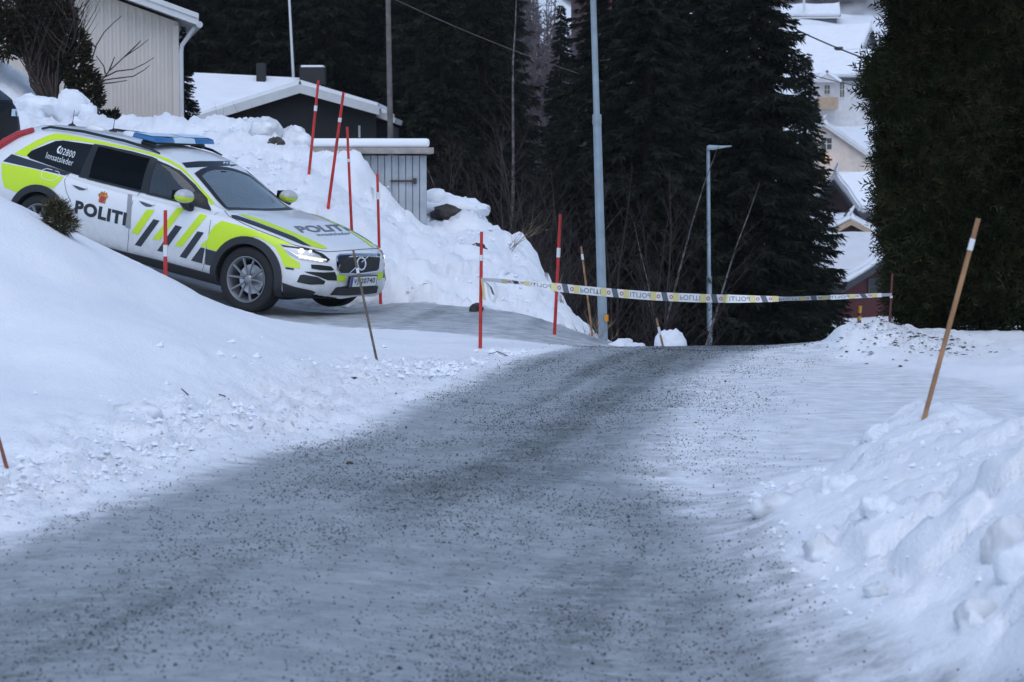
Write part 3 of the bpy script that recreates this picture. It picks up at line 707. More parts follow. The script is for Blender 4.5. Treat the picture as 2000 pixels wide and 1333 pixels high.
# inside: dashboard, steering wheel, seats, mirror
b = MB(); b.prism([(1.72, .52), (2.22, .52), (2.24, .93), (2.05, .95), (1.80, .90), (1.72, .78)], -.70, .70, 'xz'); b.build('dashboard', MATS['cabin'], police, bevel=.03)
for sg in (-1, 1):
    b = MB(); b.prism([(.92, .52), (1.46, .56), (1.48, .66), (1.05, .66), (.86, 1.16), (.74, 1.13), (.84, .6)], sg*.37-.25, sg*.37+.25, 'xz'); st = b.build('front_seat', MATS['seat_cloth'], police, bevel=.05)
    b = MB(); b.box((.775, sg*.37, 1.235), (.10, .25, .17)); b.build('headrest', MATS['seat_cloth'], st, bevel=.035)
b = MB(); b.prism([(.05, .52), (.55, .54), (.55, .64), (.16, .66), (.02, 1.10), (-.10, 1.08)], -.66, .66, 'xz'); b.build('rear_seat', MATS['seat_cloth'], police, bevel=.05)
b = MB(); b.tube([(1.66+.06*math.sin(t), .37+.18*math.cos(t), .86+.17*math.sin(t)) for t in np.linspace(0, 2*math.pi, 25)], .015, 8); b.box((1.68, .37, .85), (.05, .30, .05)); b.build('steering_wheel', MATS['cabin'], police, 50)
b = MB(); b.box((1.70, 0, 1.272), (.035, .24, .07)); b.box((1.74, 0, 1.315), (.10, .10, .05)); b.build('mirror', MATS['cabin'], police, bevel=.012)
decal('rear_window', [[(-.50, 1.12), (.50, 1.12), (.44, 1.36), (-.44, 1.36)]], lambda p: (Vector((-5, p[0], p[1])), Vector((1, 0, 0))), MP['car_glass'], .08, .004, police)
# yellow panels
roofline = [(2000, 850), (1960, 860), (1905, 780), (1840, 690), (1760, 600), (1680, 530), (1580, 470), (1480, 425), (1350, 380), (1200, 345), (930, 295), (700, 262), (560, 255), (490, 258), (440, 275), (300, 345), (262, 400), (255, 415), (130, 385), (230, 325), (340, 262), (450, 215), (520, 196), (640, 210), (930, 268), (1200, 325), (1400, 375), (1560, 430), (1680, 500), (1730, 545), (1800, 620), (1880, 710), (1960, 800)]
decal('yellow_band', [Z1(roofline)], m_px, MP['car_yellow'], 6, .0035, police)
def side_both(name, poly_px, m, step=6, off=.0035):
    """measured in the photograph on the near side; the far side carries its mirror image"""
    o = decal(name, [poly_px], m_px, MP[m], step, off, police)
    me = o.data.copy()
    for v in me.vertices: v.co.y = -v.co.y
    me.flip_normals(); link(name, me, police); return o
side_both('navy_panel', Z1([(28, 455), (110, 388), (660, 566), (605, 588), (400, 540)]), 'car_navy')
side_both('yellow_panel', Z1([(15, 470), (300, 525), (595, 602), (500, 708), (440, 692), (380, 690), (300, 700), (235, 722), (180, 755), (40, 695), (18, 610)]), 'car_yellow')
side_both('yellow_panel', Z6([(1780, 557), (1690, 612), (1635, 690), (1605, 780), (1598, 880), (1755, 925), (1790, 870)])+Z2([(230, 840), (300, 800), (380, 783), (430, 782), (450, 760), (435, 745), (310, 705), (185, 672), (160, 690)]), 'car_yellow')
side_both('yellow_panel', Z2([(455, 752), (520, 775), (620, 812), (680, 838), (590, 832), (548, 850), (500, 818), (428, 782)]), 'car_yellow')
side_both('yellow_panel', Z2([(550, 850), (588, 838), (610, 868), (650, 915), (705, 952), (722, 960), (722, 1000), (612, 985), (590, 925)]), 'car_yellow')
side_both('navy_panel', Z6([(1585, 885), (1755, 932), (1735, 1010), (1718, 1105), (1580, 1072)]), 'car_navy')
side_both('navy_stripe', Z2([(250, 633), (290, 636), (420, 682), (560, 735), (680, 782), (800, 850), (740, 838), (600, 780), (450, 722), (300, 668), (258, 655)]), 'car_navy')
side_both('yellow_stripe', Z2([(300, 628), (345, 628), (480, 672), (640, 735), (780, 795), (870, 835), (912, 862), (880, 866), (800, 848), (680, 780), (560, 732), (420, 678)]), 'car_yellow')
for k in ([(890, 420), (985, 430), (785, 722), (708, 690)], [(1250, 400), (1342, 410), (1040, 788), (958, 770)], [(1520, 475), (1607, 495), (1300, 868), (1222, 845)], [(1578, 795), (1602, 782), (1590, 875), (1525, 855)]):
    side_both('yellow_stripe', Z6(k), 'car_yellow', 5)
for k in ([(970, 535), (1042, 555), (820, 862), (748, 840)], [(1230, 605), (1308, 630), (1090, 928), (1012, 910)], [(1490, 680), (1567, 695), (1355, 1002), (1278, 980)], [(1528, 870), (1577, 880), (1545, 1062), (1413, 1025)]):
    side_both('black_stripe', Z6(k), 'car_navy', 5)
decal('tape_patch', [Z1([(1190, 760), (1232, 768), (1215, 1085), (1168, 1070)])], m_px, MP['tape_grey'], 6, .003, police)
# writing
def on_side(name, s, x0, z0, w, h, m, bold=.02, slope=0, lean=0, mp=m_right, step=.05, off=.0045, flipx=False, space=1.0):
    f = (lambda a, b: (x0+(1-a if flipx else a)*w+lean*b*(-1 if flipx else 1), z0+b*h+slope*a*w))
    decal(name, text_mesh(s, bold, space), mp, MP[m], step, off, police, xf=f)
for mp, fl in ((m_right, False), (m_left, True)):
    on_side('lettering', 'POLITI', .508, .608, .735, .150, 'print_black', .05, mp=mp, flipx=fl, space=1.12)
    on_side('lettering', '02800', .045, 1.200, .22, .072, 'print_white', .0, -.04, mp=mp, flipx=fl, off=.013, space=1.1)
    on_side('lettering', 'Innsatsleder', -.125, 1.118, .40, .070, 'print_white', .0, -.04, mp=mp, flipx=fl, off=.013, space=1.12)
    ph = [(0, .07), (.012, .085), (.03, .085), (.028, .068), (.016, .062), (.013, .038), (.022, .022), (.034, .022), (.034, .004), (.018, .0), (.002, .016), (-.006, .042)]
    decal('phone_symbol', [[((.005+a*1.15) if not fl else (.29-a*1.15), 1.20+b*1.0) for a, b in ph]], mp, MP['print_white'], .05, .013, police)
    cr = [(-.055, .0), (.055, .0), (.062, .06), (.085, .085), (.062, .10), (.045, .125), (.012, .115), (0, .14), (-.012, .115), (-.045, .125), (-.062, .10), (-.085, .085), (-.062, .06)]
    decal('crest', [[(.868+a*.85, .795+b) for a, b in cr]], mp, MP['crest_gold'], .05, .004, police)
    decal('crest_shield', [[(.838, .87), (.838, .82), (.868, .795), (.898, .82), (.898, .87)]], mp, MP['lens_red'], .05, .0055, police)
def on_px(name, s, o, ux, uv, m, bold=.02, off=.005, step=5, space=1.0):
    decal(name, text_mesh(s, bold, space), m_px, MP[m], step, off, police, xf=lambda a, b: (o[0]+a*ux[0]+b*uv[0], o[1]+a*ux[1]+b*uv[1]))
on_px('bonnet_lettering', 'POLITI', (380+735/3.507, 240+755/3.507), (330/3.507, -14/3.507), (-58/3.507, -44/3.507), 'print_grey', .03)
on_px('bonnet_lettering', 'innsatsleder', (380+848/3.507, 240+778/3.507), (228/3.507, -12/3.507), (-22/3.507, -17/3.507), 'print_grey', .01)
# seams, handles
for mp in (m_right, m_left):
    for ln in ([(1.283, 1.0), (1.285, .75), (1.305, .33)], [(2.362, .985), (2.385, .75), (2.378, .40), (2.36, .335)], [(.262, 1.015), (.285, .93), (.35, .82), (.44, .72)]):
        decal('door_seam', strip(ln, .007), mp, MP['seam'], .06, .002, police)
    for hx in (.52, 1.475):
        decal('door_handle', [[(hx-.115, .925), (hx-.10, .938), (hx+.10, .925), (hx+.115, .912), (hx+.10, .903), (hx-.10, .913)]], mp, MP['car_white'], .05, .004, police, thick=.02)
        decal('handle_recess_shade', [[(hx-.10, .912), (hx+.09, .900), (hx+.06, .880), (hx, .872), (hx-.06, .888)]], mp, MP['seam'], .05, .002, police)  # flat grey patch: shade behind the handle put into the colour
decal('fuel_flap', [sum([[p] for p in []], [])] if False else strip(Z1([(390, 560), (385, 600), (420, 622), (490, 635), (535, 615), (558, 580), (545, 555), (440, 525), (400, 535), (390, 560)]), 1.3), m_px, MP['car_white'], 6, .005, police)
decal('bonnet_seam', strip(Z2([(205, 605), (235, 640), (330, 690), (430, 735), (560, 785), (680, 838), (800, 868), (905, 885), (1000, 880), (1150, 868), (1262, 862)]), 1.2), m_px, MP['seam'], 6, .003, police)
decal('sunroof', [Z1([(1690, 470), (1850, 455), (2000, 455)])+Z2([(250, 262), (318, 292), (200, 297)])+Z1([(1900, 508), (1760, 515), (1730, 515)])], m_px, MP['car_glass'], 7, .004, police)
# face
hl = Z2([(588, 836), (690, 852), (790, 866), (880, 902), (926, 938), (905, 958), (840, 957), (720, 937), (650, 905), (612, 868)])
side_both('headlight', hl, 'lamp_glass', 5, .005)
side_both('headlight_rim', Z2([(588, 836), (690, 852), (790, 866), (880, 902), (926, 938), (905, 958), (890, 940), (850, 905), (780, 876), (690, 862), (610, 852)]), 'black_plastic', 5, .008)
for c, r in (((730, 880), 15), ((792, 884), 8)):
    side_both('lamp_led', Z2([(c[0]+r*1.3*math.cos(t), c[1]+r*math.sin(t)) for t in np.linspace(0, 6.28, 9)[:-1]]), 'led', 6, .010)
for i in range(5):
    cx = 726+i*34; cy = 917+i*6; side_both('lamp_led', Z2([(cx-14, cy-11), (cx+13, cy-8), (cx+15, cy+11), (cx-10, cy+9)]), 'led', 6, .010)
side_both('daytime_lamp', Z2([(640, 872), (700, 905), (900, 936), (905, 946), (700, 916)]), 'led_soft', 6, .011)
gr = Z2([(972, 922), (990, 908), (1120, 903), (1250, 904), (1268, 912), (1270, 940), (1262, 1000), (1245, 1018), (1120, 1036), (1000, 1034), (978, 1010)])
decal('grille', [gr], m_px, MP['black_plastic'], 6, .006, police)
rim_ = gr+[gr[0]]
decal('grille_frame', strip(rim_, 3.0), m_px, MP['chrome'], 8, .010, police)
for i in range(15):
    t = (i+.5)/15; a = (978+t*285, 918-10*math.sin(t*2)); b_ = (984+t*272, 1026-8*t)
    decal('grille_bar', strip(Z2([a, b_]), .6), m_px, MP['print_black'], 8, .009, police)
decal('grille_diagonal', strip(Z2([(1055, 1030), (1195, 908)]), 1.8), m_px, MP['chrome'], 8, .012, police)
em = Z2([(1135+29*math.cos(t), 967+40*math.sin(t)) for t in np.linspace(0, 2*math.pi, 21)])
decal('emblem', strip(em, 2.8), m_px, MP['chrome'], 8, .016, police)
decal('emblem', [Z2([(1110, 958), (1160, 957), (1160, 975), (1110, 977)])], m_px, MP['print_black'], 8, .015, police)
side_both('bumper_vent', Z2([(797, 972), (860, 975), (935, 985), (955, 1008), (940, 1014), (860, 1010), (800, 1000)]), 'black_plastic', 6, .005)
side_both('bumper_intake', Z2([(750, 1020), (880, 1026), (960, 1022), (972, 1050), (972, 1082), (910, 1080), (840, 1052), (770, 1030)]), 'black_plastic', 6, .005)
side_both('bumper_intake', Z2([(722, 1045), (745, 1040), (840, 1058), (895, 1086), (885, 1108), (790, 1110), (700, 1092)]), 'black_plastic', 6, .005)
side_both('yellow_panel', Z2([(978, 1036), (1030, 1046), (1034, 1086), (975, 1090)]), 'car_yellow', 6, .004)
side_both('side_marker', Z2([(622, 990), (680, 998), (682, 1010), (626, 1003)]), 'black_plastic', 6, .005)
decal('lower_grille', [Z2([(925, 1180), (965, 1128), (1040, 1118), (1150, 1130), (1235, 1112), (1255, 1120), (1245, 1165), (1150, 1176), (1040, 1182)])], m_px, MP['black_plastic'], 6, .006, police)
side_both('chin_cladding', Z2([(600, 1095), (690, 1125), (800, 1148), (830, 1160), (800, 1186), (905, 1200), (890, 1212), (740, 1205), (610, 1190)]), 'car_cladding', 6, .006)
# number plate, on its holder
pl = MB(); pl.box((3.838, 0, .50), (.02, .56, .135)); po = pl.build('number_plate', MATS['black_plastic'], police)
pl = MB(); pl.box((3.851, 0, .505), (.008, .52, .105)); link('plate_face', pl.build('x', MATS['plate_white']).data, po)
pl = MB(); pl.box((3.853, -.24, .505), (.008, .04, .105)); link('plate_band', pl.build('x', MATS['plate_blue']).data, po)
for o in [o for o in COL.objects if o.name.startswith('x') and o.parent is None]: bpy.data.objects.remove(o)
tb = text_mesh('VJ 20740', .02, 1.1)
for v in tb.verts: v.co = Vector((3.8575, -.205+v.co.x*.43, .468+v.co.y*.074))
tm = bpy.data.meshes.new('plate_lettering'); tb.to_mesh(tm); tb.free(); tm.materials.append(MATS['print_black']); link('plate_lettering', tm, po)
# rear lamps: red strips down the pillars, bent into the tailgate
for sg in (-1, 1):
    b = MB(); b.tube([(-.50, sg*.645, 1.385), (-.70, sg*.655, 1.29), (-.86, sg*.69, 1.17), (-.95, sg*.705, 1.04), (-1.03, sg*.69, .90), (-1.06, sg*.66, .80)], [.03, .045, .05, .06, .06, .04], 8)
    b.build('tail_lamp', MATS['lens_red'], police, 50)
# wing mirrors
for sg in (-1, 1):
    b = MB(); b.blob((0, 0, 0), .115, 3, 20, 14, 0, (.85, 1.1, .68)); o = b.build('wing_mirror', MATS['car_white'], police, 60); o.location = (2.03, sg*1.0, 1.098)
    b = MB(); b.lathe([(.0985*math.cos(t), .115*.68*1.03*math.sin(t)) for t in np.linspace(-.62, .02, 7)], 24, 'z'); q = b.build('mirror_band', MATS['car_yellow'], o, 60); q.scale = (1.03, 1.32, 1)
    b = MB(); b.tube([(0, 0, -.05), (.0, -sg*.06, -.11), (.03, -sg*.13, -.13)], [.055, .045, .04], 10); b.build('mirror_foot', MATS['black_plastic'], o, 50)
    b = MB(); b.box((-.10, 0, 0), (.012, .19, .11)); b.build('mirror_glass', MATS['car_glass'], o, bevel=.004)
# wheels
def lathe_part(name, prof, m, par, n=48, sm=40):
    b = MB(); b.lathe(prof, n, 'y'); return b.build(name, m, par, sm)
def make_wheel():
    w = thing('wheel', None, None); w.parent = police
    lathe_part('tyre', [(.245, -.105), (.27, -.118), (.33, -.120), (.352, -.108), (.362, -.085), (.362, .085), (.352, .108), (.33, .12), (.27, .118), (.245, .105)], MATS['rubber'], w)
    r = MB(); r.lathe([(.245, -.112), (.252, -.118), (.243, -.118), (.228, -.095), (.222, -.06), (.215, .1), (.245, .112)], 48, 'y')
    ro = r.build('rim', MATS['alloy'], w, 40)
    s = MB()
    for k in range(5):
        a0 = 2*math.pi*k/5+.31
        for e in (-1, 1):
            a1 = a0+e*.30; p0 = Vector((.052*math.cos(a0+e*.16), -.080, .052*math.sin(a0+e*.16))); p1 = Vector((.235*math.cos(a1), -.10, .235*math.sin(a1)))
            d = (p1-p0).normalized(); sd = Vector((-d.z, 0, d.x)); up = Vector((0, -1, 0))
            vs = []
            for p, wd in ((p0, .013), (p1, .0155)):
                vs += [p-sd*wd, p+sd*wd, p+sd*wd*.45+up*.016, p-sd*wd*.45+up*.016]
            s.add(vs, [(0, 1, 2, 3), (7, 6, 5, 4), (0, 4, 5, 1), (1, 5, 6, 2), (2, 6, 7, 3), (3, 7, 4, 0)])
    s.lathe([(.0, -.098), (.03, -.098), (.045, -.09), (.06, -.075), (.065, -.05)], 20, 'y')
    s.build('spokes', MATS['alloy'], ro, 35)
    lathe_part('brake_disc', [(0, .0), (.16, -.01), (.16, .01), (0, .02)], MATS['rail'], w, 32)
    lathe_part('wheel_backing', [(0, .04), (.222, .04), (.222, .06), (0, .06)], MATS['black_gap'], w, 32)
    return w
w0 = make_wheel(); k = 0
for wx in WX:
    for sg in (-1, 1):
        w = w0 if k == 0 else copy_tree(w0, police); k += 1
        w.location = (wx, sg*.80, WZ-.003); w.rotation_euler = (0, .4*k, 0 if sg < 0 else math.pi)
# roof: light bar, rails, aerials
bx0 = 1.03
b = MB(); b.box((bx0, 0, 1.533), (.20, .90, .03)); lb = b.build('light_bar', MATS['black_plastic'], police, bevel=.006)
for sg in (-1, 1):
    b = MB(); b.prism([(-.17, -.0), (.17, 0), (.14, .055), (-.15, .06)], sg*.20, sg*.56, 'xz'); o = b.build('blue_lens', MATS['lens_blue'], lb, 30, bevel=.012); o.location = (bx0, 0, 1.55)
    b = MB(); b.box((bx0+.0, sg*.30, 1.6145), (.22, .50, .004)); b.build('lens_top', MATS['lens_clear'], lb)
    b = MB(); b.box((bx0, sg*.46, 1.505), (.16, .07, .05)); b.build('mounting_foot', MATS['black_plastic'], lb, bevel=.006)
b = MB(); b.prism([(-.17, -.0), (.17, 0), (.14, .055), (-.15, .06)], -.195, .195, 'xz'); o = b.build('clear_lens', MATS['lens_clear'], lb, 30, bevel=.008); o.location = (bx0, 0, 1.55)
for sg in (-1, 1):
    pts = [(-.42, sg*.585, 1.415), (-.30, sg*.59, 1.455), (.2, sg*.60, 1.492), (.8, sg*.60, 1.495), (1.15, sg*.59, 1.475), (1.30, sg*.585, 1.445)]
    b = MB(); b.tube(pts, [.012, .016, .017, .017, .016, .010], 8); b.build('roof_rail', MATS['black_plastic'], police, 50)
for ax, ay in ((-.47, .0), (.1, .05)):
    z0 = surf((ax, ay, 4), (0, 0, -1))[0].z
    b = MB(); b.lathe([(.05, z0-.01), (.045, z0+.012), (.012, z0+.03), (.004, z0+.05), (.003, z0+.19)], 10, 'z', (ax, ay, 0)); b.build('aerial', MATS['black_plastic'], police, 40)
for ax in (-.2, .35):
    z0 = surf((ax, .1, 4), (0, 0, -1))[0].z
    b = MB(); b.blob((ax, .1, z0), .09, 2, 12, 8, 0, (1.6, .55, .45)); b.build('aerial_housing', MATS['car_white'], police, 60)
# ------------------------------------------------------------------ materials for the street things
mat('stick_red', (.50, .022, .018), .5, noise=(6, .35))
mat('stick_dark_red', (.10, .022, .022), .6, noise=(8, .3))
mat('stick_wood', (.30, .16, .075), .7, noise=(9, .45))
mat('stick_red_wood', (.23, .075, .05), .7, noise=(9, .4))
mat('stick_grey_wood', (.13, .10, .075), .8, noise=(12, .4))
mat('reflector', (.68, .70, .72), .35)
mat('stick_yellow', (.55, .30, .02), .5)
mat('zinc', (.27, .33, .38), .5, metal=.25, noise=(5, .18))
mat('pole_wood', (.17, .15, .145), .85, noise=(7, .3))
mat('tape_white', (.66, .67, .68), .4)
mat('tape_yellow', (.60, .54, .24), .4)
mat('tape_dark', (.09, .11, .14), .4)
mat('tape_text', (.22, .25, .30), .4)
mat('tape_red', (.45, .10, .09), .4)
mat('orange_label', (.65, .25, .01), .5)
mat('lump_snow', (.80, .83, .88), .75, noise=(6, .06), bump=(25, .5))
mat('lump_grey', (.68, .70, .73), .75, noise=(7, .22), bump=(25, .5))
mat('rock', (.050, .044, .040), .9, noise=(9, .6), bump=(20, .6))
mat('bark_brown', (.045, .031, .026), .9, noise=(14, .4))
mat('twig_tan', (.24, .17, .11), .9, noise=(14, .4))
mat('stone', (.033, .039, .043), .8, noise=(40, .5))
mat('shed_wood', (.36, .385, .42), .8, noise=(5, .14), bump=(30, .2))
mat('shed_trim', (.30, .27, .25), .85, noise=(7, .3))
mat('rust', (.055, .045, .04), .8)
mat('roof_snow', (.84, .86, .90), .75, noise=(1.5, .04), bump=(7, .4))
mat('suv_paint', (.005, .006, .008), .45, spec=.12)

def hit_ground(u, v, y0=5.5, y1=70):
    Y = np.exp(np.linspace(math.log(y0), math.log(y1), 1500)); p = np.array([at(u, v, q) for q in Y])
    g = ground(p[:, 0], p[:, 1], False); k = np.argmax(p[:, 2] <= g)
    return p[k]

# ------------------------------------------------------------------ marker sticks in the snow
def stick(name, label, top, base, Y, m, r, band=None, group=None, taper=.85, cat='marker stick', dy=0.0):
    b = at(*base, Y); t = at(*top, Y+dy); g = gz(b[0], b[1])
    loc = Vector(b); ax = Vector(t)-loc; L = ax.length; d = ax.normalized()
    down = max(.12, b[2]-g+.12)
    o = MB(); o.tube([tuple(-d*down), (0, 0, 0), tuple(d*L*.5), tuple(d*L)], [r, r, r*(1+taper)/2, r*taper], 10)
    ob = o.build(name, MATS[m], None, 50); ob.location = loc; tag(ob, label, cat, group)
    for q in band or []:
        bb = MB(); bb.tube([tuple(d*L*q[0]), tuple(d*L*q[1])], r*1.12, 10); bb.build('reflective_band', MATS[q[2] if len(q) > 2 else 'reflector'], ob, 50)
    return ob
GR = 'red marker sticks along the driveway'
stick('marker_stick', 'leaning red marker stick with white band in front of the dark gable wall', (622, 157), (604, 334), 31, 'stick_red', .020, [(.66, .72)], GR)
stick('marker_stick', 'red marker stick tilted right, in front of the left end of the shed', (671, 180), (643, 390), 29, 'stick_red', .020, [(.72, .76)], GR)
stick('marker_stick', 'red marker stick tilted left, its foot hidden behind the police car bonnet', (678, 248), (687, 450), 28, 'stick_red', .018, [(.66, .69)], GR)
stick('marker_stick', 'red marker stick right behind the nose of the police car', (737, 340), (743, 577), 26.9, 'stick_red', .018, [(.79, .85)], GR)
e_ = stick('marker_stick', 'red and white marker stick standing in front of the police car front door', (323, 411), (323, 552), 18.6, 'stick_red', .017, [(.36, .52)], GR)
stick('marker_stick', 'red marker stick with police tape tied to it at the driveway mouth', (940.5, 453), (938, 679), 20.3, 'stick_red', .0165, [(.75, .80)], GR)
stick('marker_stick', 'red marker stick with a wide white band just behind the police tape', (1094.5, 419), (1083, 652), 23.4, 'stick_red', .0175, [(.64, .72)], GR)
stick('marker_stick', 'thin dark wooden stick in front of the police car number plate', (690, 489), (738, 714), 18.2, 'stick_grey_wood', .0105, [(.80, .845)], 'wooden marker sticks')
stick('marker_stick', 'long brown wooden marker stick with white band on the right snow bank', (1911, 427), (1809, 803), 11.0, 'stick_wood', .0125, [(.835, .895)], 'wooden marker sticks', 1.0)
stick('marker_stick', 'short brown stick end at the left edge of the photo on the near bank', (-6, 845), (11, 906), 11.3, 'stick_red_wood', .010, None, 'wooden marker sticks')
stick('marker_stick', 'thin tan marker stick with white tip band left of the big lamp post', (1135, 482), (1158, 664), 27, 'stick_wood', .013, [(.86, .92)], 'wooden marker sticks')
stick('marker_stick', 'short tan stick with white band beside the snow clump beyond the road crest', (1282, 622), (1298, 690), 27, 'stick_wood', .014, [(.52, .75)], 'wooden marker sticks')
stick('marker_stick', 'dark red marker stick beside the hedge at the right end of the police tape', (1743, 535), (1736, 660), 20.15, 'stick_dark_red', .012, [(.62, .66)], GR)
stick('marker_post', 'yellow and black marker post in the snow below the dark red garage', (1680, 598), (1676, 650), 62, 'stick_yellow', .055, [(.30, .46, 'stick_dark_red'), (.62, .74, 'stick_dark_red')], None, .9, 'marker post')

# ------------------------------------------------------------------ police tape
TU = [940, 1010, 1085, 1180, 1300, 1400, 1500, 1600, 1741]; TV = [546, 552, 561.5, 571, 580, 583.5, 584.5, 582, 576]
TW = {940: .42, 985: .55, 1020: .35, 1060: .75, 1090: 1, 1180: 1.05, 1300: 1.05, 1420: .95, 1490: .72, 1540: .5, 1600: .55, 1680: .42, 1741: .42}
def tape_pt(u, w, off=0):
    Y = 20.27-(u-940)/800*.14; c = Vector(at(u, float(pchip(TU, TV, u)), Y))
    k = float(np.interp(u, list(TW), list(TW.values()))); s_ = math.copysign(math.sqrt(max(0, 1-min(k, 1)**2)), math.sin(u*.031))
    wd = Vector((0, s_, k)).normalized(); nrm = Vector((0, -k, s_)).normalized()
    return c+wd*(w*.075)+nrm*off
def tape_grid(us, w0, w1, off, mb, n=2):
    vs = []; fs = []
    for u in us:
        for j in range(n+1): vs.append(tape_pt(u, w0+(w1-w0)*j/n, off))
    for i in range(len(us)-1):
        for j in range(n): a = i*(n+1)+j; fs.append((a, a+n+1, a+n+2, a+1))
    mb.add(vs, fs)
tape = thing('police_tape', 'white and yellow police tape with mirrored lettering stretched across the road', 'barrier tape', tuple(tape_pt(1300, 0)))
def tpart(name, mb, m):
    off = Vector(tape.location); mb.v = [tuple(Vector(p)-off) for p in mb.v]
    return mb.build(name, MATS[m], tape)
b = MB(); tape_grid(np.linspace(940, 1741, 240), -.5, .5, 0, b); tpart('tape_band', b, 'tape_white')
for k in range(-3, 7):
    u0 = 1202+97*k
    for dx, w, m, nm in ((-23, 11, 'tape_yellow', 'yellow_block'), (21, 11, 'tape_yellow', 'yellow_block')):
        if 946 < u0+dx and u0+dx+w < 1735:
            b = MB(); tape_grid(np.linspace(u0+dx-w/2, u0+dx+w/2, 6), -.5, .5, .002, b); tpart(nm, b, m)
    if 950 < u0 < 1735:
        b = MB(); vs = []
        for j in range(5):
            w = -.5+j/4; vs += [tape_pt(u0-6-4*w, w, .002), tape_pt(u0+5-4*w, w, .002)]
        b.add(vs, [(2*j, 2*j+1, 2*j+3, 2*j+2) for j in range(4)]); tpart('dark_block', b, 'tape_dark')
        for dx in (-13, 12):
            b = MB(); vs = [tape_pt(u0+dx+3.6*math.cos(t), .24*math.sin(t), .002) for t in np.linspace(0, 6.28, 13)[:-1]]+[tape_pt(u0+dx+1.9*math.cos(t), .13*math.sin(t), .002) for t in np.linspace(0, 6.28, 13)[:-1]]
            b.add(vs, [(j, (j+1) % 12, 12+(j+1) % 12, 12+j) for j in range(12)]); tpart('red_ring', b, 'tape_red')
    t0 = u0+48.5
    if 950 < t0-20 and t0+20 < 1736:
        tb = text_mesh('POLITI', .02, 1.1); up = (k % 2 == 0)
        bmesh.ops.triangulate(tb, faces=tb.faces[:])
        for v in tb.verts:
            if up: a, c = 1-v.co.x, v.co.y          # the back of the tape: mirrored writing
            else: a, c = v.co.x, 1-v.co.y           # and every second one upside down
            v.co = tape_pt(t0-20+40*a, -.30+.60*c, .002)-Vector(tape.location)
        me = bpy.data.meshes.new('lettering'); tb.to_mesh(me); tb.free(); me.materials.append(MATS['tape_text']); link('lettering', me, tape)
# the knot and its loose tails
b = MB(); c0 = Vector(at(940, 546, 20.25))
for q, m in (([(0, 0), (12, 10), (16, 35), (24, 46), (30, 30), (26, 5), (14, -2)], 'tape_white'), ([(2, 2), (4, 16), (6, 40), (12, 44)], 'tape_yellow'), ([(8, 4), (18, 14), (24, 30)], 'tape_dark')):
    b = MB(); P_ = [c0+Vector((x*.0045, -.02-.002*i, -y*.0045)) for i, (x, y) in enumerate(q)]
    vs = []
    for i, p in enumerate(P_): vs += [p+Vector((-.012, 0, .008)), p+Vector((.012, .012, -.008))]
    b.add(vs, [(2*i, 2*i+1, 2*i+3, 2*i+2) for i in range(len(P_)-1)]); tpart('loose_tail', b, m)

# ------------------------------------------------------------------ lamp posts, poles, wires
def post(name, label, cat, pts, Y, m, rs, group=None, n=14):
    P_ = [Vector(at(u, v, Y)) for u, v in pts]; g = gz(P_[0].x, P_[0].y); loc = P_[0].copy(); d = (P_[1]-P_[0]).normalized()
    if loc.z > g: loc = loc-d*((loc.z-g)/max(d.z, .1)); P_ = [loc-d*.2]+P_; rs = [rs[0]]+rs
    t = thing(name, label, cat, tuple(loc), group=group)
    b = MB(); b.tube([p-loc for p in P_], rs, n); b.build('pole', MATS[m], t, 50); return t, loc
t, loc = post('street_lamp', 'tall grey street lamp post rising out of the top of the photo', 'street lamp', [(1178, 664), (1166, 232), (1165.5, 226), (1158.5, 0), (1152, -230)], 28, 'zinc', [.058, .050, .038, .036, .030], 'grey street lamps')
p = Vector(at(1166, 232, 28))-loc; b = MB(); b.tube([p-Vector((0, 0, .07)), p+Vector((0, 0, .05))], .055, 14); b.build('collar', MATS['zinc'], t, 50)
p = Vector(at(1152, -230, 28))-loc; b = MB(); b.tube([p, p+Vector((.1, -.5, .12))], .025, 10); b.box(tuple(p+Vector((.2, -.8, .14))), (.2, .6, .08)); b.build('lamp_head', MATS['zinc'], t, 40)
p = Vector(at(1179, 621, 28))-loc; b = MB(); b.box((p.x+.03, p.y-.062, p.z), (.05, .006, .08)); b.build('label_plate', MATS['orange_label'], t)
t, loc = post('street_lamp', 'slim grey street lamp with a flat arm in front of the dark spruces', 'street lamp', [(1386, 690), (1385, 546), (1384.7, 541), (1383, 290)], 46, 'zinc', [.056, .052, .040, .036], 'grey street lamps')
p = Vector(at(1385, 545, 46))-loc; b = MB(); b.tube([p-Vector((0, 0, .06)), p+Vector((0, 0, .05))], .058, 12); b.build('collar', MATS['zinc'], t, 50)
p = Vector(at(1383, 290, 46))-loc; b = MB(); b.prism([(-.03, -.03), (.10, -.035), (.30, .005), (.46, .03), (.46, .055), (.25, .05), (.02, .065), (-.03, .04)], -.11, .11, 'xz'); o = b.build('lamp_head', MATS['zinc'], t, 40, bevel=.01); o.location = p
t, loc = post('utility_pole', 'grey wooden utility pole behind the shed', 'utility pole', [(763, 290), (758, 0), (756, -140)], 57, 'pole_wood', [.072, .062, .055])
b = MB(); q = Vector(at(756, -120, 57))-loc; b.box(tuple(q), (1.1, .1, .09)); b.build('crossarm', MATS['pole_wood'], t)
t, loc = post('flagpole', 'thin white flagpole standing up behind the dark low house chimney', 'flagpole', [(574, 170), (565, 0), (560, -90)], 77, 'reflector', [.05, .04, .03])
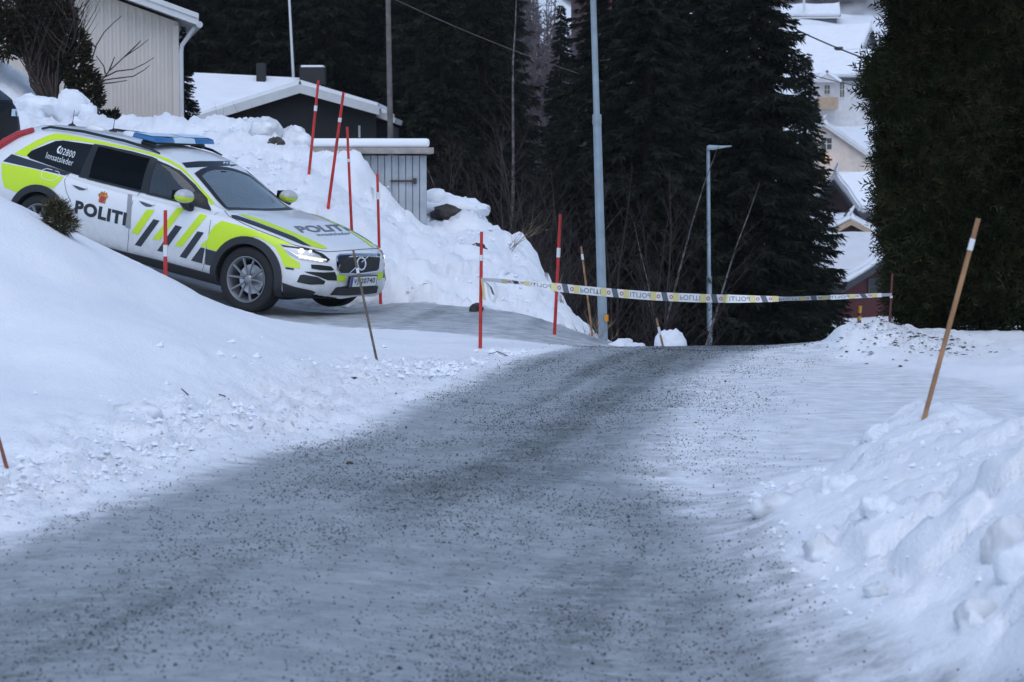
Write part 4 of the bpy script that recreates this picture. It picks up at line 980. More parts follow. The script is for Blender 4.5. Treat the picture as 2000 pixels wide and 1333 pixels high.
def wire(label, pts, r, sag=.25):
    A, B = Vector(at(*pts[0])), Vector(at(*pts[1])); b = MB()
    P_ = [A.lerp(B, t)-Vector((0, 0, sag*4*t*(1-t)))-A for t in np.linspace(0, 1, 20)]
    b.tube(P_, r, 5); o = b.build('overhead_wire', MATS['pole_wood' if r < .013 else 'black_plastic'], None, 60); o.location = A; tag(o, label, 'wire', 'overhead wires')
wire('thin overhead wire running from the wooden pole down to the dark spruces', ((756, -8, 57), (1240, 178, 60)), .0095, .15)
wire('dark overhead wire crossing the snowy roof near the hedge top', ((1500, 30, 60), (1760, 138, 58)), .020, .1)
wire('thin lower overhead wire crossing the front of the white house', ((1530, 128, 100), (1740, 178, 96)), .018, .15)

# ------------------------------------------------------------------ grit on the road
ng = 46000
gyr = np.exp(RNG.uniform(math.log(5.5), math.log(23), ng*5)); gxr = xl(gyr)-.2+RNG.random(ng*5)*5.0
gxr = gxr-.9*(RNG.random(ng*5) < .10); rmg = np.maximum(road_mask(gxr, gyr), .22*np.exp(-((xl(gyr)-gxr-.3)/.4)**2)); wg = np.interp(gyr, [2, 7, 9, 12, 14, 17, 20.4, 24], [.95, .95, .9, .7, .9, 1.3, 2.4, 2.6])
wtr = sum(np.exp(-((gxr-(xl(gyr)+1.75+off))/wd)**2) for off, wd in ((-.45, .32), (.75, .32), (1.45, .25)))
pr = rmg*sstep(1.0, -.1, gxr-wg)*(.10+.62*sstep(.38, .72, fbm(gxr*2.1, gyr*1.2, 71, 4))+.55*np.clip(wtr, 0, 1)*sstep(.3, .7, fbm(gxr*3, gyr*1.6, 72, 3)))*np.clip(gyr/11, .5, 2.2)
sel = np.where(RNG.random(ng*5) < pr)[0][:ng]
gxr, gyr = gxr[sel], gyr[sel]; gzr = ground(gxr, gyr); n_ = len(sel)
sz = .0020+.0044*RNG.random(n_)**2.2; sz *= np.where(RNG.random(n_) < .010, 1.8, 1)
dirs = np.array([[1, 0, 0], [0, 1, 0], [-1, 0, 0], [0, -1, 0], [0, 0, 1]], float)
ang = RNG.uniform(0, 6.28, n_); ca, sa = np.cos(ang), np.sin(ang)
V = np.zeros((n_, 5, 3)); rr = sz[:, None]*RNG.uniform(.6, 1.4, (n_, 5))
V[:, :, 0] = rr*(dirs[:, 0]*ca[:, None]-dirs[:, 1]*sa[:, None]); V[:, :, 1] = rr*(dirs[:, 0]*sa[:, None]+dirs[:, 1]*ca[:, None]); V[:, :, 2] = rr*dirs[:, 2]*.8
V[:, :, 2] -= np.where(dirs[:, 2] == 0, .0015, 0)
V += np.stack([gxr, gyr, gzr+.001], 1)[:, None, :]
Fq = np.array([[0, 1, 4], [1, 2, 4], [2, 3, 4], [3, 0, 4]])
go = mesh_np('gravel', V.reshape(-1, 3), (np.arange(n_)[:, None, None]*5+Fq).reshape(-1, 3), MATS['stone'])
tag(go, 'dark grit strewn over the icy road', None, None, 'stuff')

# crumbs of broken snow along the ploughed edges
nc = 16000
q1 = int(nc*.5); q2 = int(nc*.07); q3 = nc-q1-q2
cy = np.r_[np.exp(RNG.uniform(math.log(8.5), math.log(20), q1)), RNG.uniform(6.5, 12, q2), RNG.uniform(23.5, 35, q3)]
cx = np.r_[xl(cy[:q1])-.12-np.abs(RNG.normal(size=q1))*.45, xr(cy[q1:q1+q2])+RNG.random(q2)**1.5*.9-.06, RNG.uniform(-8, 1.2, q3)]
okc = (road_mask(cx, cy) < .6) & (drive_mask(cx, cy) < .3) & ((cy < 22) | (cx < 1.2-(cy-24)*.12)) & (RNG.random(nc) < sstep(.45, .66, fbm(cx*1.6, cy*1.6, 91, 3)))
cx, cy = cx[okc], cy[okc]; cz = ground(cx, cy); m_ = len(cx); cs = (.003+.026*RNG.random(m_)**4)*np.clip(cy/12, .7, 1.9)
ico = np.array([[1, 0, -.2], [.2, 1, -.1], [-1, .3, -.2], [-.2, -1, -.1], [.3, .2, .9], [-.3, -.2, -.7]]); fi = np.array([[0, 1, 4], [1, 2, 4], [2, 3, 4], [3, 0, 4], [1, 0, 5], [2, 1, 5], [3, 2, 5], [0, 3, 5]])
Vc = ico[None]*RNG.uniform(.55, 1.25, (m_, 6, 3))*cs[:, None, None]; an = RNG.uniform(0, 6.28, m_); c1, s1 = np.cos(an)[:, None], np.sin(an)[:, None]
Vc = np.stack([Vc[:, :, 0]*c1-Vc[:, :, 1]*s1, Vc[:, :, 0]*s1+Vc[:, :, 1]*c1, Vc[:, :, 2]*.8], 2)+np.stack([cx, cy, cz+cs*.2], 1)[:, None]
cr_ = mesh_np('snow_crumbs', Vc.reshape(-1, 3), (np.arange(m_)[:, None, None]*6+fi).reshape(-1, 3), MATS['lump_snow']); tag(cr_, 'crumbs of broken snow along the ploughed edges', None, None, 'stuff')

# brown litter on the heap below the hedge
nl = 420; lx = 3.30+RNG.normal(size=nl)*.30; ly = 19.05+RNG.normal(size=nl)*.35; lz = ground(lx, ly); ls = .006+.016*RNG.random(nl)**2
Vl = ico[None]*RNG.uniform(.5, 1.3, (nl, 6, 3))*ls[:, None, None]*np.array([1.5, .8, .35]); an = RNG.uniform(0, 6.28, nl); c1, s1 = np.cos(an)[:, None], np.sin(an)[:, None]
Vl = np.stack([Vl[:, :, 0]*c1-Vl[:, :, 1]*s1, Vl[:, :, 0]*s1+Vl[:, :, 1]*c1, Vl[:, :, 2]], 2)+np.stack([lx, ly, lz+.006], 1)[:, None]
lt = mesh_np('leaf_litter', Vl.reshape(-1, 3), (np.arange(nl)[:, None, None]*6+fi).reshape(-1, 3), MATS['bark_brown']); tag(lt, 'brown litter on the snow heap below the hedge', None, None, 'stuff')

# ------------------------------------------------------------------ snow clods, rocks, sticks lying about
def clod(label, u, v, r, m='lump_snow', seed=1, sq=(1.2, 1, .8), sink=.42, cat='snow clod', name='snow_clod', group='snow clods broken off the banks', Y=None):
    p = at(u, v, Y) if Y else hit_ground(u, v); z = gz(p[0], p[1])
    b = MB(); b.blob((0, 0, 0), r, seed, 22, 14,   .08, sq)
    rn = np.array(b.v); k = (fbm(rn[:, 0]*1.6/r+seed, rn[:, 2]*1.6/r+rn[:, 1]*1.3/r, seed, 4, .6)-.5)
    b.v = [tuple(q*(1+1.0*f)) for q, f in zip(rn, k)]
    o = b.build(name, MATS[m], None, 60); o.location = (p[0], p[1], z+r*sq[2]*(1-2*sink)*.5); o.rotation_euler = (0, 0, seed*1.3)
    return tag(o, label, cat, group)
clod('grey snow clod lying at the foot of the right bank, nearest the road', 1515, 1003, .085, 'lump_grey', 3, (1.5, 1, .7))
clod('small round snow clod on the lower slope of the right bank', 1602, 1075, .06, 'lump_grey', 5, (1.1, 1, 1), .2)
clod('big block of snow in shaded grey near the right edge of the photo', 1968, 1050, .11, 'lump_grey', 6, (.7, .8, 1.1), .62)  # the shaded face is put into the grey colour of the whole block
clod('snow block cut by the right edge of the photo', 2003, 1105, .10, 'lump_snow', 8, (.8, 1, 1.0), .55)
clod('squat snow clod low on the bank in the bottom right corner', 1905, 1205, .065, 'lump_grey', 9, (.9, 1, 1.1), .4)
clod('angular clod on the upper edge of the right bank', 1722, 850, .09, 'lump_snow', 11, (1.4, 1, .6), .45)
clod('pale clod halfway up the left end of the right bank', 1640, 960, .08, 'lump_snow', 12, (1.1, 1, .9), .3)
clod('small pale clod in the middle of the right bank slope', 1710, 1030, .06, 'lump_snow', 31, (1.4, 1, .8), .3)
clod('tiny clod at the bottom of the right bank slope', 1715, 1155, .04, 'lump_grey', 33, (1.3, 1, .8), .3)
clod('dirty snow clod on the left berm below the smooth bank', 268, 815, .10, 'lump_grey', 14, (1.5, .8, .6), .3)
clod('round white snow lump on the road edge beyond the big lamp post foot', 1215, 668, .14, 'lump_snow', 15, (1.3, 1, .8), .2, Y=24.5)
clod('small white snow lump right of the lump by the lamp post', 1243, 672, .10, 'lump_snow', 16, (1.5, 1, .7), .2, Y=24)
clod('white snow clump hanging in low twigs beyond the road crest', 1306, 668, .17, 'lump_snow', 17, (1, 1, 1.1), -.9, Y=27.2)
clod('round boulder of snow below the shrub, left of the beige house wall', 137, 215, .30, 'lump_snow', 18, (1, 1, .9), .1, Y=36.5)
clod('second snow boulder, smaller, beside the round one below the shrub', 70, 205, .27, 'lump_snow', 19, (1.4, 1, .8), .1, Y=36.5)
clod('third snow boulder, small and narrow, below the beige wall', 170, 218, .17, 'lump_snow', 20, (.8, 1, 1.1), .1, Y=36.3)
clod('rough pile of snow blocks on the bank crest below the dark gable', 570, 262, .28, 'lump_grey', 21, (1.3, 1, .9), .2, Y=34)
clod('dirty snow block left of the rough pile on the bank crest', 520, 268, .22, 'lump_grey', 23, (1.3, 1, .8), .25, Y=33.8)
def rock(label, u, v, r, seed, sq, Y=None, sink=.5, m='rock'): return clod(label, u, v, r, m, seed, sq, sink, 'rock', 'rock', 'rocks showing through the snow', Y)
rock('dark rock showing under the snow right of the shed', 872, 406, .22, 4, (1.9, 1, .55), 34.6, -.1)
rock('small dark rock beside the taped stick on the snow slope', 930, 581, .075, 6, (1, 1, .9), 25.6, .2)
rock('dark stone poking out high on the slope behind the taped stick', 933, 482, .09, 7, (1.3, 1, .7), 29.8, .1)
rock('dark earthy stone on the bank crest above the police car', 541, 268, .12, 8, (1, 1, .9), 33.4, .1)
rock('brown frozen clump of earth on the left berm near the thin stick', 684, 742, .045, 9, (1.8, 1, .6), None, .2)
rock('single dark stone on the near left part of the road', 683, 907, .014, 10, (1.6, 1, .7), None, .2)
# snow caps on the ledge by the shed
clod('rounded snow cushion on the rock ledge right of the shed', 882, 385, .36, 'lump_snow', 24, (1.6, 1, .5), .1, Y=35.2)
clod('small snow cushion against the shed corner', 852, 350, .26, 'lump_snow', 25, (1.2, 1, .6), -.3, Y=35.4)

# ------------------------------------------------------------------ shed
sh = thing('shed', 'small grey board shed with thick snow on its flat roof, half buried in the bank', 'shed', tuple(at(762, 440, 33.2)), (0, 0, R_(4)))
L0 = Vector(sh.location); x0 = at(690, 300, 33.2)[0]-L0.x-.55; x1 = at(833, 300, 33.2)[0]-L0.x; zt = at(700, 301, 33.2)[2]-L0.z
b = MB(); nb = 16
for i in range(nb):
    a0 = x0+(x1-x0)*i/nb; a1 = x0+(x1-x0)*(i+1)/nb; b.box(((a0+a1)/2, .012*(i % 2), zt/2-.4), (a1-a0-.012, .03, zt+.75))
b.box(((x0+x1)/2, .04, zt/2-.4), (x1-x0-.02, .02, zt+.75))
for i in range(10): b.box((x1-.012, .08+i*.12, zt/2-.4), (.03, .108, zt+.75))
b.box(((x0+x1)/2, 1.25, zt/2-.4), (x1-x0, .03, zt+.75)); b.box((x0, .62, zt/2-.4), (.03, 1.24, zt+.75)); b.build('board_wall', MATS['shed_wood'], sh)
b = MB(); b.box(((x0+x1)/2-.3, -.026, zt-.36), (x1-x0-.75, .022, .03)); b.build('door_rail', MATS['shed_wood'], sh)
b = MB(); b.box(((x0+x1)/2+.02, .6, zt+.045), (x1-x0+.16, 1.55, .09)); b.build('roof', MATS['shed_trim'], sh, bevel=.01)
b = MB(); b.box(((x0+x1)/2, .6, zt+.155), (x1-x0+.08, 1.5, .13)); o = b.build('roof_snow', MATS['roof_snow'], sh, 60, bevel=.045)
p = at(787, 354, 33.2); b = MB(); b.box((p[0]-L0.x, -.03, p[2]-L0.z), (.36, .02, .028)); b.box((p[0]-L0.x+.17, -.035, p[2]-L0.z), (.05, .03, .08)); b.build('door_hinge', MATS['rust'], sh)
b = MB(); b.box((x1-.05, -.022, zt/2-.4), (.09, .02, zt+.7)); b.build('corner_board', MATS['shed_wood'], sh)

# ------------------------------------------------------------------ dark car at the left edge
SX = .90
suvL = [[(x*SX, y*.97, z*1.0) for x, y, z in ln] for ln in BL]
_p = at(38, 285, 32.2)
SL = Vector((_p[0]-1.30, _p[1]+.55, 0)); SL.z = gz(SL.x, SL.y)-.02
suv = thing('parked_car', 'dark car cut by the left edge of the photo, parked behind the police car', 'car', tuple(SL), (0, 0, R_(158)))
V2, F2 = loft(suvL, XS*SX, 50)
keep_globals = (BODY_BVH, bodyV, bodyF, _vn)
bodyV, bodyF = V2, F2; BODY_BVH = BVHTree.FromPolygons([Vector(v) for v in V2], F2)
me = bpy.data.meshes.new('body'); me.from_pydata(V2, [], F2); me.shade_smooth(); me.update(); _vn = [v.normal.copy() for v in me.vertices]; me.materials.append(MATS['suv_paint']); link('body', me, suv)
sg2 = [(x*SX, z) for x, z in side_glass]
for mp in (m_right, m_left): decal('side_glass', [sg2], mp, MATS['car_glass'], .12, .004, suv)
decal('rear_window', [[(-.50, 1.12), (.50, 1.12), (.44, 1.36), (-.44, 1.36)]], lambda p: (Vector((-5, p[0], p[1])), Vector((1, 0, 0))), MATS['car_glass'], .1, .004, suv)
decal('windscreen', [[(-.62, 1.08), (.62, 1.08), (.52, 1.36), (-.52, 1.36)]], m_front, MATS['windscreen_glass'], .1, .004, suv)
for sg in (-1, 1):
    decal('tail_lamp', [[(sg*.40, .90), (sg*.66, .90), (sg*.66, 1.0), (sg*.42, 1.0)]], lambda p: (Vector((-5, p[0], p[1])), Vector((1, 0, 0))), MATS['lens_clear'], .1, .006, suv)
    decal('tail_lamp', [[(-.99, .90), (-.80, .90), (-.70, 1.0), (-1.0, 1.0)]], m_right if sg < 0 else m_left, MATS['lens_red'], .1, .006, suv)
for wx in (0, 2.941*SX):
    for sg in (-1, 1):
        w = copy_tree(w0, suv); w.location = (wx, sg*.83, WZ-.003)
BODY_BVH, bodyV, bodyF, _vn = keep_globals
# ------------------------------------------------------------------ trees
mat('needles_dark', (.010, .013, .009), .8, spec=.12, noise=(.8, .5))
mat('needles_mid', (.016, .021, .012), .8, spec=.12, noise=(.9, .5))
mat('needles_hedge', (.021, .026, .011), .8, spec=.12, noise=(1.6, .55))
mat('needles_hedge_tip', (.034, .038, .016), .8, spec=.12, noise=(2.5, .5))
mat('needles_brown', (.044, .029, .017), .85, spec=.12, noise=(2, .4))
mat('spruce_bark', (.02, .017, .016), .9, spec=.12, noise=(10, .4))
mat('alder_bark', (.044, .034, .034), .9, spec=.12, noise=(8, .4))
mat('birch_bark', (.13, .115, .115), .85, noise=(7, .75))
mat('wood_haze', (.10, .085, .095), .95, noise=(.3, .4))

def diamonds(base, dirv, L, Wd, rng, extra_roll=True):
    """a four-cornered needle spray at each base point: arrays in, arrays out"""
    n = len(base); d = dirv/np.linalg.norm(dirv, axis=1, keepdims=True)
    r = rng.normal(size=(n, 3)); s = np.cross(d, r); s /= np.linalg.norm(s, axis=1, keepdims=True)+1e-9
    mid = base+d*(L*.45)[:, None]; tip = base+d*L[:, None]
    V = np.stack([base, mid+s*Wd[:, None], tip, mid-s*Wd[:, None]], 1).reshape(-1, 3)
    return V, np.arange(n*4).reshape(n, 4)
def spruce_mesh(h, r, seed, whorl=.24, per=8, tw=26, tl=.30, low=.06, wdt=.055, droop=.35, ragged=.35):
    rng = np.random.default_rng(seed); B = []; D = []; L = []; Wd = []
    limbs = MB(); z = low*h
    while z < h*.985:
        f = (1-z/h); R0 = r*(f**.8)*(.55+.45*min(1, (z/h+.15)/.25))
        np_ = max(3, int(per*(.6+.5*f)))
        for k in range(np_):
            a = rng.uniform(0, 6.283); R1 = R0*rng.uniform(1-ragged, 1.08)+.08
            z0 = z+rng.uniform(-.12, .12); t = np.sort(rng.uniform(.12, 1, max(4, int(tw*R1/1.5)+3)))
            rise = .10*f-.02; zz = z0+R1*(rise*t-droop*t**1.6+.16*t**4); x = R1*t*math.cos(a); y = R1*t*math.sin(a)
            if R1 > .5 and k % 2 == 0:
                limbs.tube([(0, 0, z0), (R1*.5*math.cos(a), R1*.5*math.sin(a), z0+R1*(rise*.5-droop*.33)), (R1*.95*math.cos(a), R1*.95*math.sin(a), z0+R1*(rise*.95-droop*.92+.13))], [.018, .012, .004], 3, False)
            n = len(t); side = rng.choice([-1., 1.], n); b = np.stack([x, y, zz], 1)
            out = np.array([math.cos(a), math.sin(a), 0.]); lat = np.array([-math.sin(a), math.cos(a), 0.])
            for rep in (0, 1):
                sd = side if rep == 0 else -side
                dv = out*rng.uniform(.25, .9, n)[:, None]+lat*(sd*rng.uniform(.1, .8, n))[:, None]+np.array([0, 0, 1.])*rng.uniform(-.85, .05, n)[:, None]
                B.append(b); D.append(dv); L.append(tl*rng.uniform(.55, 1.25, n)*(.55+.6*f)); Wd.append(wdt*rng.uniform(.6, 1.3, n))
        z += whorl*rng.uniform(.75, 1.25)*(.6+.55*f)
    V, F = diamonds(np.concatenate(B), np.concatenate(D), np.concatenate(L), np.concatenate(Wd), rng)
    tr = MB(); tr.tube([(0, 0, -.6), (0, 0, h*.3), (0, 0, h*.7), (0, 0, h*.97)], [.016*h, .012*h, .006*h, .002*h], 8)
    lv = np.array(limbs.v) if limbs.v else np.zeros((0, 3))
    return V, F, limbs, tr
def make_tree(name, label, cat, group, parts, crown_mats, trunk_mat):
    V, F, limbs, tr = parts
    t = thing(name, label, cat, group=group)
    mi = (np.random.default_rng(len(V)).random(len(F)) < .35).astype(int)
    mesh_np('crown', V, F, [MATS[m] for m in crown_mats], t, mi)
    tr.v, tr.f = tr.v+limbs.v, tr.f+[[i+len(tr.v) for i in f] for f in limbs.f]; tr.m = [0]*len(tr.f)
    tr.build('trunk', MATS[trunk_mat], t); return t
def plant(t, u, Y, rz=0, sc=1.0, label=None, first=False, sz=1.0, dz=0.0):
    o = t if first else copy_tree(t)
    x = (u-1000)/FPX*Y; o.location = (x, Y, gz(x, Y)-.1+dz); o.rotation_euler = (0, 0, rz); o.scale = (sc, sc, sc*sz)
    if label: o['label'] = label
    return o
near_parts = [spruce_mesh(13, 2.3, 3, .17, 11, 62, .27, .04, .022), spruce_mesh(13, 2.1, 4, .17, 11, 62, .26, .04, .022, .45)]
GN = 'tall dark spruces beyond the road crest'
A = make_tree('spruce_tree', 'huge dark spruce right of centre whose ragged right edge meets the far houses', 'spruce', GN, near_parts[0], ['needles_dark', 'needles_mid'], 'spruce_bark')
B_ = make_tree('spruce_tree', 'broad dark spruce directly behind the slim street lamp', 'spruce', GN, near_parts[1], ['needles_dark', 'needles_mid'], 'spruce_bark')
plant(A, 1470, 49, .3, 1.0, first=True); plant(B_, 1375, 52, 1.2, 1.0, first=True)
plant(B_, 1265, 47, 2.2, 1.0, 'dark spruce just right of the tall lamp post, nearest to it'); plant(A, 1435, 57, 4.0, 1.1, 'dark spruce standing behind and between the two big spruces')
plant(A, 1200, 60, 5.0, 1.15, 'dark spruce whose pale snowy gaps show left of its top beside the tall lamp post'); plant(B_, 1570, 60, 3.1, .72, 'lower spruce beneath the cream house, at the right foot of the huge spruce')
plant(B_, 1320, 62, 5.1, 1.2, 'tall spruce half hidden behind the spruce by the slim street lamp')
mid_parts = [spruce_mesh(15, 2.5, 11, .24, 9, 44, .38, .05, .036), spruce_mesh(15, 2.1, 12, .24, 9, 44, .36, .05, .036, .42)]
GF = 'dark spruces in the forest behind the houses'
lab = 'dark spruce in the black forest wall left of the tall lamp post'
M1 = make_tree('spruce_tree', lab, 'spruce', GF, mid_parts[0], ['needles_dark', 'needles_mid'], 'spruce_bark')
M2 = make_tree('spruce_tree', lab, 'spruce', GF, mid_parts[1], ['needles_dark', 'needles_mid'], 'spruce_bark')
rf = random.Random(5); first = [True, True]; spots = []
for row, (Y, us, sc) in enumerate(((82, range(330, 1000, 62), 1.0), (90, range(300, 1010, 58), 1.15), (100, range(270, 1010, 55), 1.2), (112, range(240, 960, 55), 1.25), (128, range(220, 940, 60), 1.3))):
    for u in us:
        if u > 950: continue
        spots.append((u+rf.uniform(-22, 22), Y+rf.uniform(-3, 3), sc*rf.uniform(.85, 1.15)))
spots += [(865, 66, .75), (940, 70, .85), (820, 76, .9), (905, 78, 1.0)]
for i, (u, Y, sc) in enumerate(spots):
    t = (M1, M2)[i % 2]; plant(t, u, Y, rf.uniform(0, 6.28), sc, first=first[i % 2]); first[i % 2] = False
plant(M2, 1095, 96, 1.0, .70, 'slender spruce standing alone against the pale purple wood at the top centre', dz=2); plant(M1, 1150, 88, 2.0, .72, 'slender dark spruce right beside the tall lamp post against the pale purple wood', dz=1.5)
plant(M2, 965, 45, 1.4, .17, 'tiny young spruce at the edge of the snow slope right of the shed')
plant(M2, 940, 43, 3.4, .13, 'smallest young spruce beside the tiny spruce right of the shed')

# ---- leafless trees
def bare_parts(h, seed, lean=0, nb=16, r0=.05, crown=.35, spread=.5, sub=5, fork=1):
    rn = random.Random(seed); tr = MB(); br = MB()
    pts = [Vector((0, 0, -.3))]; n = 9; d = Vector((lean, 0, 1))
    for i in range(n):
        d = (d+Vector((rn.uniform(-.09, .09), rn.uniform(-.09, .09), 0))).normalized(); pts.append(pts[-1]+d*h/n)
    rs = [r0*(1-.88*i/n) for i in range(n+1)]; tr.tube(pts, rs, 6)
    for k in range(nb):
        t = crown+(1-crown)*(k+rn.random())/nb; f = t*n; i = min(int(f), n-1); p = pts[i].lerp(pts[i+1], f-i)
        a = rn.uniform(0, 6.28); L = h*spread*(1.1-t)*rn.uniform(.5, 1.1)+.15; q = [p]; dd = Vector((math.cos(a)*.7, math.sin(a)*.7, rn.uniform(.45, 1.1))).normalized()
        for j in range(4):
            dd = (dd+Vector((rn.uniform(-.2, .2), rn.uniform(-.2, .2), rn.uniform(-.02, .15)))).normalized(); q.append(q[-1]+dd*L/4)
        rb = r0*.34*(1.1-t)+.004; br.tube(q, [rb, rb*.8, rb*.6, rb*.4, rb*.15], 3, False)
        for s_ in range(sub):
            j = rn.randrange(1, 5); e = (dd+Vector((rn.uniform(-.9, .9), rn.uniform(-.9, .9), rn.uniform(-.3, .6)))).normalized(); l2 = L*rn.uniform(.2, .5)
            m_ = q[j]+e*l2*.5; br.tube([q[j], m_, m_+(e+Vector((rn.uniform(-.4, .4), rn.uniform(-.4, .4), .2))).normalized()*l2*.5], [rb*.45, rb*.3, rb*.1], 3, False)
    return tr, br
def bare_tree(name, label, cat, group, args, tm, bm_):
    tr, br = bare_parts(*args); t = thing(name, label, cat, group=group); tr.build('trunk', MATS[tm], t, 60); br.build('branches', MATS[bm_], t); return t
GB = 'bare saplings in the thicket beyond the slope'
lab = 'thin leafless sapling in the dark brown thicket between the snow slope and the spruces'
S1 = [bare_tree('bare_sapling', lab, 'sapling', GB, (4.8, s, 0, 22, .035, .12, .45, 7), 'alder_bark', 'alder_bark') for s in (21, 22, 23)]
used = [0, 0, 0]
rf = random.Random(9)
for i in range(58):
    u = rf.uniform(850, 1340); Y = rf.uniform(40, 66); u = max(u, 850+(Y-40)*0) if Y > 44 else max(u, 1010)
    k = i % 3; plant(S1[k], u, Y, rf.uniform(0, 6.28), rf.uniform(.7, 1.3), first=not used[k]); used[k] = 1
GW = 'pale birch trunks against the dark forest'
P1 = bare_tree('birch_tree', 'tall pale birch trunk left of the tall lamp post, rising above the shed', 'birch', GW, (11, 36, .04, 14, .075, .45, .3, 5), 'birch_bark', 'alder_bark')
plant(P1, 975, 62, 0, 1.05, first=True); plant(P1, 937, 60, 2, .62, 'short pale birch trunk beside the tall one above the shed')
plant(P1, 1264, 44, 4, .62, 'pale slender birch trunk between the two street lamps'); P2 = bare_tree('birch_tree', 'pale birch leaning right just left of the slim street lamp', 'birch', GW, (6.2, 33, .10, 16, .04, .2, .35, 5), 'birch_bark', 'alder_bark')
plant(P2, 1328, 43, 0, .95, first=True); plant(P2, 1316, 43.5, 1.9, .85, 'second pale birch close beside the leaning one by the slim lamp'); plant(P2, 1340, 44, 3.6, .7, 'low forked birch stem crossing behind the slim street lamp')

# ---- brush
def shrub(name, label, u, Y, h, n, seed, m, spread=.6, r0=.012, group='leafless shrubs in the snow', v=None, lean=(0, 0), cat='shrub'):
    rn = random.Random(seed); b = MB()
    for k in range(n):
        a = rn.uniform(0, 6.28); d = Vector((math.cos(a)*spread*rn.random()+lean[0], math.sin(a)*spread*rn.random()+lean[1], rn.uniform(.6, 1))).normalized(); L = h*rn.uniform(.5, 1)
        p = Vector((rn.uniform(-.2, .2)*h*spread, rn.uniform(-.2, .2)*h*spread, -.1)); q = [p]
        for j in range(5):
            d = (d+Vector((rn.uniform(-.2, .2), rn.uniform(-.2, .2), rn.uniform(-.12, .12)))).normalized(); q.append(q[-1]+d*L/5)
        b.tube(q, [r0, r0*.8, r0*.6, r0*.4, r0*.25, r0*.12], 3, False)
        for s_ in range(4):
            j = rn.randrange(1, 5); e = (d+Vector((rn.uniform(-.9, .9), rn.uniform(-.9, .9), rn.uniform(-.2, .5)))).normalized(); b.tube([q[j], q[j]+e*L*.12, q[j]+e*L*rn.uniform(.2, .32)+Vector((0, 0, .02))], [r0*.4, r0*.3, r0*.1], 3, False)
    o = b.build(name, MATS[m]); x = (u-1000)/FPX*Y; o.location = (x, Y, gz(x, Y)); return tag(o, label, cat, group)
shrub('bare_shrub', 'fine leafless brush on the slope edge left of the tall lamp post', 1085, 33, 1.3, 40, 1, 'alder_bark', .7)
shrub('bare_shrub', 'dense leafless brush at the top of the slope edge, below the dark thicket', 1040, 35, 1.3, 40, 2, 'alder_bark', .7)
shrub('bare_shrub', 'tan grass and twigs bunched at the foot of the tall lamp post', 1160, 27.5, .55, 22, 3, 'twig_tan', .8, .006)
shrub('bare_shrub', 'thin dry stalks on the snow slope right of the taped stick', 1100, 28.5, .5, 7, 4, 'twig_tan', .5, .006)
shrub('bare_shrub', 'few long dry stems leaning right on the upper snow slope', 985, 30.5, .9, 5, 5, 'twig_tan', .3, .006, lean=(.9, 0))
shrub('bare_shrub', 'dark twiggy brush at the right foot of the huge spruce by the snow field', 1625, 40, 1.5, 46, 6, 'alder_bark', .8)
shrub('bare_shrub', 'low dark brush under the lower spruce near the crest of the road', 1560, 36, 1.2, 40, 7, 'alder_bark', .8)
shrub('bare_shrub', 'thin bare bush growing on the snow roof side of the beige house', 440, 44, 1.6, 16, 8, 'alder_bark', .6, .009)
shrub('bare_shrub', 'bare bush in front of the snowy roof of the red house', 1668, 95, 2.4, 34, 9, 'alder_bark', .5, .022)
shrub('bare_shrub', 'grey leafless bushes on the snow field beside the cream gable house', 1700, 150, 5, 40, 10, 'alder_bark', .5, .04)
# big shrub in front of the beige wall: brown stems, dark green conifer sprays, long bare boughs
def spray_blob(cs, n, tl, wd, seed, flat=.9):
    rng = np.random.default_rng(seed); B = []; D = []
    for (x, y, z, r, hh) in cs:
        k = int(n*r*hh); d = rng.normal(size=(k, 3)); d /= np.linalg.norm(d, axis=1, keepdims=True); f = rng.uniform(.35, 1, k)**.5
        B.append(np.array([x, y, z])+d*f[:, None]*np.array([r, r, hh])); D.append(d*[1, 1, .6]+rng.normal(size=(k, 3))*.45+[0, 0, .25])
    B = np.concatenate(B); D = np.concatenate(D); k = len(B)
    return diamonds(B, D, tl*rng.uniform(.5, 1.3, k), wd*rng.uniform(.6, 1.3, k), rng)
def at0(u, v, Y, o): return tuple(Vector(at(u, v, Y))-Vector(o))
SY = 38.2; o0 = tuple(at(110, 225, SY)); t = thing('garden_shrub', 'dark green and brown shrub with bare boughs in front of the beige house wall', 'shrub', o0)
cs = [(*at0(u, v, SY, o0), r, hh) for u, v, r, hh in ((165, 175, .28, .34), (150, 130, .22, .40), (178, 195, .20, .18), (125, 60, .20, .55), (155, 95, .14, .3), (120, 120, .14, .3), (30, 20, .50, .60), (60, 60, .30, .5), (10, 70, .38, .40), (85, 30, .25, .5), (100, 90, .2, .4))]
V, F = spray_blob(cs, 10500, .12, .020, 3); mesh_np('foliage', V, F, [MATS['needles_mid'], MATS['needles_brown']], t, (np.random.default_rng(1).random(len(F)) < .35).astype(int))
b = MB(); rn = random.Random(4)
for k in range(64):
    p = Vector(at0(108+rn.uniform(-6, 6), 226, SY+rn.uniform(-.1, .1), o0)); q = Vector(at0(5+k*2.5+rn.uniform(-12, 12), rn.uniform(-40, 70), SY+rn.uniform(-.4, .4), o0))
    m1 = p.lerp(q, .35)+Vector((rn.uniform(-.1, .1)-.12, rn.uniform(-.1, .1), 0)); m2 = p.lerp(q, .7)+Vector((rn.uniform(-.12, .12), 0, 0))
    b.tube([p, m1, m2, q], [.024, .016, .010, .004], 4, False)
    for s_ in range(9):
        c = m1.lerp(q, rn.random()); e = Vector((rn.uniform(-.5, .5), rn.uniform(-.3, .3), rn.uniform(.2, .7))); b.tube([c, c+e*.5, c+e+Vector((0, 0, .1))], [.009, .006, .002], 3, False)
